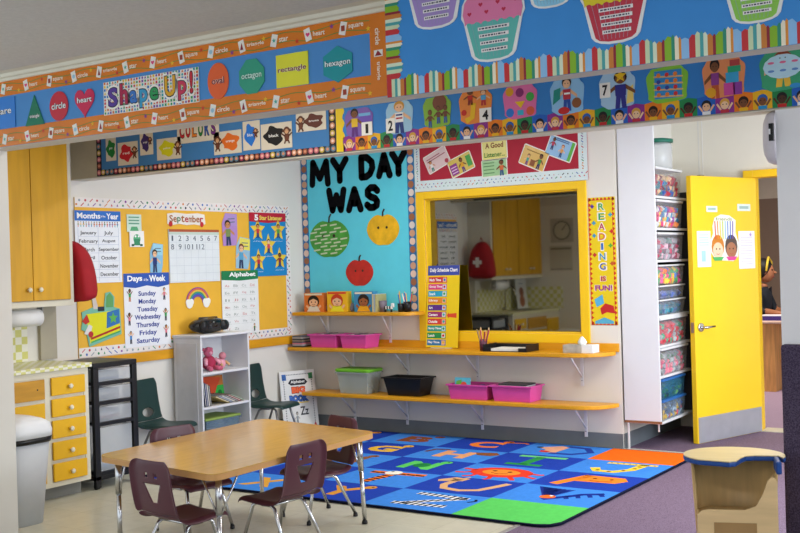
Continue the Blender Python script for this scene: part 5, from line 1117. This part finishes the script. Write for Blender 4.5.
t = thing('plastic_jar', 'clear plastic jar with a dark green lid topping the storage unit', 'jar', (3.212, .42, boards[0]+(Z(168)-boards[0])+.0015)); zj = Z(168.5)
sbin('clear box of game tiles, topmost in the storage unit', Z(169), boards[0]+.004, LW, CLR, ['b03040', 'c8a878', '3c7888', '7c3444', 'e0b890', '3858a0'])
jh = Z(141)-Z(168.5); t.location.z = Z(169)+.001; G().lathe([(.095, 0), (.108, .01), (.108, jh-.02), (.09, jh)], (0, 0, 0), clear('d8dce0', .45)).build('body', t); G().lathe([(.113, jh-.004), (.116, jh), (.116, jh+.022), (.06, jh+.032)], (0, 0, 0), M('1c6c58', .4)).build('lid', t)
sbin('clear box of bright markers, second from the top', Z(200.5), boards[1]+.004, LW, CLR, ['e08030', 'd04070', '3090c0', 'e8d040', '9850a0', 'd8d8d8'])
sbin('clear box of pink and grey pieces, third from the top', Z(232.5), boards[2]+.004, LW, CLR, ['c04868', 'a0a0a8', 'd8b0c0', '806070', '70908c'])
hA = boards[3]; dz = (Z(264)-hA)/3
sbin('flat clear drawer box of coloured beads, top of the three small ones', Z(264.5), Z(284), LW, CLR, ['e05090', 'e8c030', '40a060', 'e07030', '3070c0'], lidh=.012)
sbin('flat clear drawer box of blue pieces, middle of the three small ones', Z(284.7), Z(298), LW, CLR, ['3c58a0', '6070b0', '486890', '303858'], lidh=.012)
sbin('flat clear drawer box of teal pieces, lowest of the three small ones', Z(298.7), boards[3]+.004, LW, CLR, ['2888a0', '3c9c80', '486890', '2c6878'], lidh=.012)
sbin('white-lidded clear box of red toys below the small drawer boxes', Z(316.5), boards[4]+.004, LW, CLR, ['c83848', 'd85060', 'c03040', '50a080', 'a0a8a8'], w_=.58)
sbin('white-lidded clear box of pink flowers above the blue-lidded boxes', Z(346.5), boards[5]+.004, LW, CLR, ['e08898', 'a0a8a8', '8c9098', 'd86080', '60806c'], w_=.58)
zb = boards[6]+.004; zm = (Z(377)+zb)/2
sbin('blue-lidded box of dark green pieces, upper of the two', Z(377), zm+.001, LB, clear('3c80a8', .5), ['204c40', '2c6848', '183c50', '40783c'], w_=.5)
sbin('blue-lidded box of mixed toys, lowest in the storage unit', zm, zb, LB, clear('88a0b8', .4), ['b03c48', '384c80', 'c8a848', '404048', '8c9cac'], w_=.5)
struct('trim_14', G().box(3.256, 3.266, 1.248, 1.2495, 1.9, 2.6, M('d8d6d0', .5)))

# ================================================================ YELLOW DOOR
DW, DH = .852, 2.055
do = bpy.data.objects.new('door_1', None); COL.objects.link(do); do.location = (3.468, .41, .004); do.rotation_euler = (0, 0, DANG); tag(do, kind='structure')
DY = M('f0c61e', .35, var=.03, scale=2)
G().box(0, DW, 0.001, .045, 0, DH, DY).build('door_leaf', do, bevel=.003)
G().box(.012, DW-.012, -.0015, .0005, .003, .2, M('aaaab2', .35, .35)).build('kick_plate', do)
hz = .89
g = G().tube([(.065, 0, hz), (.065, -.012, hz), (.065, -.014, hz)], [.034, .034, .026], CHROME, 20).tube([(.065, -.014, hz), (.065, -.05, hz), (.085, -.058, hz), (.17, -.058, hz+.004)], [.011, .011, .01, .008], CHROME, 10)
g.build('door_handle', do); G().box(-.0015, .0005, .01, .036, hz-.04, hz+.04, M('b0aca0', .3, .9)).build('latch_plate', do)
for z in (.25, 1.05, 1.85): G().tube([(DW+.004, .02, z-.05), (DW+.004, .02, z+.05)], .008, M('a0a0a0', .3, .9), 8).build('hinge', do)
G().box(.12, .17, .0, .03, DH, DH+.008, M('807868', .5)).build('closer_clip', do)
def dart(name, label, cat, px, base='efefec', shape=None): return Art(PD, *px, off=.0015, t=.0015, base=base, shape=shape)
g = dart('', '', '', (706, 206, 717, 212), 'd8e4dc'); g.R(.15, .3, .85, .7, '9cb8b0', 1); g.done('sticker', 'small pale label on the door, upper left', 'sticker')
g = dart('', '', '', (737, 204, 750, 211), 'd8e4dc'); g.R(.15, .3, .85, .7, '9cb8b0', 1); g.done('sticker', 'small pale label on the door, upper right', 'sticker')
g = dart('', '', '', (697, 231, 710.5, 267), 'dcefe6'); g.R(.3, .15, .6, .45, 'a0c8e0', 1); [g.R(.15, .6+.07*i, .85, .62+.07*i, 'a8d0c0', 1) for i in range(5)]; g.done('notice', 'pale green notice taped left of the children drawing on the door', 'notice')
g = dart('', '', '', (738.5, 231, 754.5, 268.5), 'ece8f0'); [g.R(.12, .12+.07*i, .85, .13+.07*i, 'b8b0d0', 1) for i in range(11)]; g.star(.75, .9, .1, 'b090c8', 1); g.done('notice', 'white notice taped right of the children drawing on the door', 'notice')
g = dart('', '', '', (709.5, 214.5, 738, 261.5), 'f0ece0', [(.1, .75), (.18, .93), (.4, 1), (.7, .98), (.92, .88), (.9, .62), (1, .4), (.98, .1), (.8, .0), (.5, .02), (.2, .03), (.03, .2), (.02, .45), (.12, .6)])
for x, c, sk in ((.27, 'c87c28', 'f0c8a8'), (.74, '584840', 'a87050')):
    g.O(x, .32, .22, c, 1, .25); g.O(x, .24, .18, sk, 2, .17); g.P([(x-.2, .1), (x+.2, .1), (x+.12, .02), (x-.12, .02)], '50b060' if x < .5 else 'd84890', 3); g.O(x-.06, .27, .02, '302018', 3); g.O(x+.06, .27, .02, '302018', 3); g.line([(x-.06, .17), (x, .15), (x+.06, .17)], .004, 'b03030', 3)
for k, c in enumerate(('d04830', 'e08030', 'e8c030', 'b8c840', '80b8d8', '5080d0', '3868c8', '7050a8')): g.line([(.2+.085*k, .48), (.18+.09*k, .86)], .012, c, 4); 
g.T('friends', .22, .87, .78, .94, '7c8c50', 4, .0)
g.done('children_drawing', 'cutout drawing of two children\'s faces under coloured pencils on the door', 'drawing')
# oval white unit on the pillar's inner face
t = thing('wall_unit', 'white rounded wall unit with black slot half hidden by the right pillar', 'wall unit', (4.881, -2.545, 1.985))
g = G(); ring = [(.62, .0), (.9, .25), (1, .55), (.9, .85), (.5, 1.0)]
V = []; n = 24
for r_, d_ in ((1, 0), (1, .35), (.92, .7), (.7, .92), (.3, 1)):
    for k in range(n): a_ = 2*PI*k/n; V.append((-.062*d_, .085*r_*math.copysign(abs(math.cos(a_))**.7, math.cos(a_)), .125*r_*math.copysign(abs(math.sin(a_))**.8, math.sin(a_))))
g.add(V, [(i*n+k, i*n+(k+1) % n, (i+1)*n+(k+1) % n, (i+1)*n+k) for i in range(4) for k in range(n)]+[tuple(4*n+k for k in range(n))], M('dad6dc', .35), True); g.build('housing', t)
G().box(-.02, -.001, -.096, -.07, -.02, .06, M('101014', .3)).box(-.02, -.012, -.0965, -.096, .01, .035, M('e8e8ea')).build('black_slot', t, bevel=.002)
# dark carpeted partition in front of the pillar
t = thing('partition', 'dark purple fabric partition in front of the right pillar', 'partition', (4.886, -2.6, 0)); FB = speckle('3a3244', '5c5268', 160)
G().box(0, 1.6, -.045, -.002, .03, 1.028, FB).build('fabric_panel', t, bevel=.014); G().box(.2, .5, -.12, .0-.002, 0, .03, M('303034')).build('foot', t)

# ================================================================ WOODEN DESK SEAT, LOWER RIGHT
ZS = .545; BIR = M('d2ae74', .4, var=.1, scale=4, kind='woodz'); BIT = M('dcc998', .35, var=.06, scale=4, kind='wood')
sx0, sy0 = 4.72, -2.845
t = thing('child_desk_chair', 'curved birch child desk seat with blue-edged round top', 'child seat', (sx0, sy0, 0), math.radians(20)); BL = M('1f4c94', .4)
R_ = .216
pts = []
for k in range(33):
    a_ = math.radians(-22 + 246*k/32); pts.append((R_*1.02*math.cos(a_), R_*.92*math.sin(a_)))
# front edge with its notch: from lower-left along to the notch then across right
A_, B_ = pts[-1], pts[0]
outl = pts + [(-.03, -.186), (.0, -.165), (.025, -.09), (.05, -.035), (.085, -.02), (.19, -.02)]
G().prism(outl, ZS-.004, ZS, BIT, 'z').build('top_board', t); G().prism([(x*1.006, y*1.006) for x, y in outl], ZS-.026, ZS-.0045, BL, 'z').build('blue_edge', t, bevel=.006)
# bent plywood back shell (hollow) and front panel
def arcshell(r0, a0, a1, z0_, z1_, m, n=24, th=.012, tp=.86):
    g = G(); V = []; 
    for k in range(n+1):
        a_ = math.radians(a0+(a1-a0)*k/n)
        for r_ in (r0, r0-th):
            for z in (z0_, z1_): q_ = tp if z == z0_ else 1; V.append((r_*q_*math.cos(a_), r_*.9*q_*math.sin(a_), z))
    F = []
    for k in range(n): b = 4*k; F += [(b, b+4, b+5, b+1), (b+2, b+3, b+7, b+6), (b+1, b+5, b+7, b+3), (b, b+2, b+6, b+4)]
    F += [(0, 1, 3, 2), (4*n, 4*n+2, 4*n+3, 4*n+1)]
    return g.add(V, F, m, True)
arcshell(.19, -2, 190, 0.0025, ZS-.027, BIR).build('back_shell', t)
fp = [(-.17, 0.0025), (.17, 0.0025), (.17, .445), (.163, .465), (.148, .472), (.13, .455), (.11, .4), (.08, .345), (.03, .325), (-.12, .325), (-.15, .32), (-.17, .3)]
G().prism(fp, -.135, -.15, M('e4c48e', .4, var=.08, scale=4, kind='wood')).box(-.1, .08, -.1512, -.1502, .08, .27, M('a88452', .5, var=.08)).build('front_panel', t, bevel=.003)
for x_ in (-.17, .158): G().box(x_, x_+.012, -.1345, -.02, .0025, .3 if x_ < 0 else .46, BIR).build('side_panel', t, bevel=.003)
G().box(-.157, .172, -.134, .1, .27, .285, BIR).build('seat', t, bevel=.004)
G().box(.166, .19, -.16, -.03, ZS-.06, ZS-.002, BL).build('blue_arm_edge', t, bevel=.008)

# ================================================================ OFFICE BEYOND THE DOOR
DKW = M('d0985a', .45, var=.2, scale=5, kind='woodz')
t = thing('office_desk', 'oak desk with a pale top seen past the yellow door', 'desk', (2.75, 3.75, 0))
G().box(-.5, .62, 0, .55, .715, .742, M('d8b8a8', .3)).build('desktop', t, bevel=.008)
G().box(.24, .42, .05, .07, .0045, .714, DKW).build('side_panel', t); G().box(-.45, .24, .05, .07, .0045, .714, DKW).build('front_panel', t)
G().box(.4, .42, .07, .5, .0045, .714, DKW).build('side_panel', t); G().box(.42, .6, .25, .5, .3, .32, DKW).build('shelf_board', t)
tag(G().box(-.12, .12, -.08, .08, 0, .045, M('3c2c78', .5)).box(-.115, .115, -.075, .075, .045, .055, M('ece8ec')).build('binder', loc=(3.13, 3.92, .743)), 'purple binder lying on the oak desk', 'binder')
def person():
    t = thing('person', 'person in a black top with a yellow hairband, leaning an arm on the oak desk', 'person', (2.80, 4.62, 0), 0)
    SKN = M('9c6444', .5, var=.04); SH = M('1c2028', .8, var=.1); PT = M('2c3448', .8)
    J = [(0, 0, .5), (0, 0, .68), (.03, -.02, .9), (.06, -.03, 1.08), (.075, -.035, 1.14),      # pelvis .. neck 0-4
         (-.09, -.02, .5), (.33, -.06, .5), (.4, -.06, .09), (.5, -.06, .05),                   # left thigh side(away) 5-8
         ]
    nodes = [((0, 0, .5), .13), ((0, 0, .68), .115), ((.02, -.01, .86), .125), ((.04, -.02, 1.0), .11), ((.055, -.025, 1.075), .05), ((.065, -.028, 1.12), .045),
             ((.03, .11, .48), .085), ((.42, .12, .48), .062), ((.43, .12, .1), .042), ((.54, .12, .05), .035),
             ((.03, -.11, .48), .085), ((.42, -.12, .48), .062), ((.43, -.12, .1), .042), ((.54, -.12, .05), .035),
             ((.04, .15, 1.0), .055), ((.12, .2, .8), .042), ((.33, .1, .785), .032),
             ((.04, -.17, 1.0), .055), ((.06, -.24, .82), .042), ((.28, -.3, .79), .033), ((.36, -.3, .785), .024)]
    ed = [(0, 1), (1, 2), (2, 3), (3, 4), (4, 5), (0, 6), (6, 7), (7, 8), (8, 9), (0, 10), (10, 11), (11, 12), (12, 13), (3, 14), (14, 15), (15, 16), (3, 17), (17, 18), (18, 19), (19, 20)]
    me = bpy.data.meshes.new('body'); me.from_pydata([n[0] for n in nodes], ed, []); o = bpy.data.objects.new('body', me); COL.objects.link(o)
    sk = o.modifiers.new('s', 'SKIN'); 
    for i, n in enumerate(nodes): me.skin_vertices[0].data[i].radius = (n[1], n[1])
    me.skin_vertices[0].data[0].use_root = True; s2 = o.modifiers.new('ss', 'SUBSURF'); s2.levels = 2; s2.render_levels = 2
    for m in (SKN, SH, PT): me.materials.append(m)
    bpy.context.view_layer.update(); ev = bpy.data.meshes.new_from_object(o.evaluated_get(bpy.context.evaluated_depsgraph_get())); o.modifiers.clear(); o.data = ev
    ev.materials.clear(); [ev.materials.append(m) for m in (SKN, SH, PT)]
    for p in ev.polygons:
        c = p.center; p.use_smooth = True
        p.material_index = 2 if c.z < .56 and c.z > .08 else 1
        if c.z > 1.075 or (c.x > .14 and .7 < c.z < .86): p.material_index = 0
    o.parent = t
    h = G(); h.ball((.09, -.03, 1.235), .092, SKN, 16, (.98, .8, 1.25)); h.tube([(.175, -.03, 1.245), (.198, -.03, 1.222)], [.008, .016], SKN, 8)
    h.ball((.1, -.106, 1.235), .02, SKN, 8, (.8, .4, 1.2)); h.ball((.168, -.03, 1.185), .02, M('8c4440', .5), 8, (.6, 1.1, .5))
    for q in (-1, 1): h.ball((.165, -.03+q*.032, 1.26), .012, M('20140f', .2), 8, (.8, 1, .8))
    h.build('head', t)
    g = G(); HR = M('140f10', .6, var=.3, scale=40); g.ball((.055, -.03, 1.275), .112, HR, 16, (.95, .92, 1.08)); g.ball((-.02, -.03, 1.2), .08, HR, 12, (.9, 1, 1.2)); 
    g.build('hair', t); G().tube([(.12, -.135, 1.25), (.13, -.11, 1.35), (.12, -.03, 1.4), (.13, .05, 1.35), (.12, .075, 1.25)], .013, M('d8b83c', .6), 8).build('hairband', t)
    for k in range(4): y_ = -.327+.018*k; G().tube([(.35, y_, .79), (.39, y_, .79), (.415+.006*(k % 3), y_, .775), (.43+.006*(k % 3), y_, .758)], [.011, .010, .009, .007], SKN, 8).build('finger', t)
    G().tube([(.34, -.27, .785), (.37, -.25, .77), (.39, -.245, .758)], [.012, .011, .008], SKN, 8).build('thumb', t)
    c = thing('office_chair', 'dark office chair under the person at the oak desk', 'chair', (2.83, 4.62, 0)); G().box(-.2, .22, -.2, .2, .335, .37, M('202024')).build('seat', c, bevel=.015); G().box(-.26, -.22, -.2, .2, .45, .9, M('202024')).build('backrest', c, bevel=.015)
    G().tube([(0, 0, .06), (0, 0, .335)], .025, M('303034', .4)).build('post', c); G().box(-.25, -.22, -.02, .02, .35, .5, M('303034')).build('back_bracket', c)
    for k in range(5): a_ = 2*PI*k/5; G().tube([(0, 0, .08), (.25*math.cos(a_), .25*math.sin(a_), .05)], .016, M('303034', .4), 8).tube([(.25*math.cos(a_), .25*math.sin(a_)-.01, .03), (.25*math.cos(a_), .25*math.sin(a_)+.01, .03)], .025, M('101012'), 10).build('base_arm', c)
person()
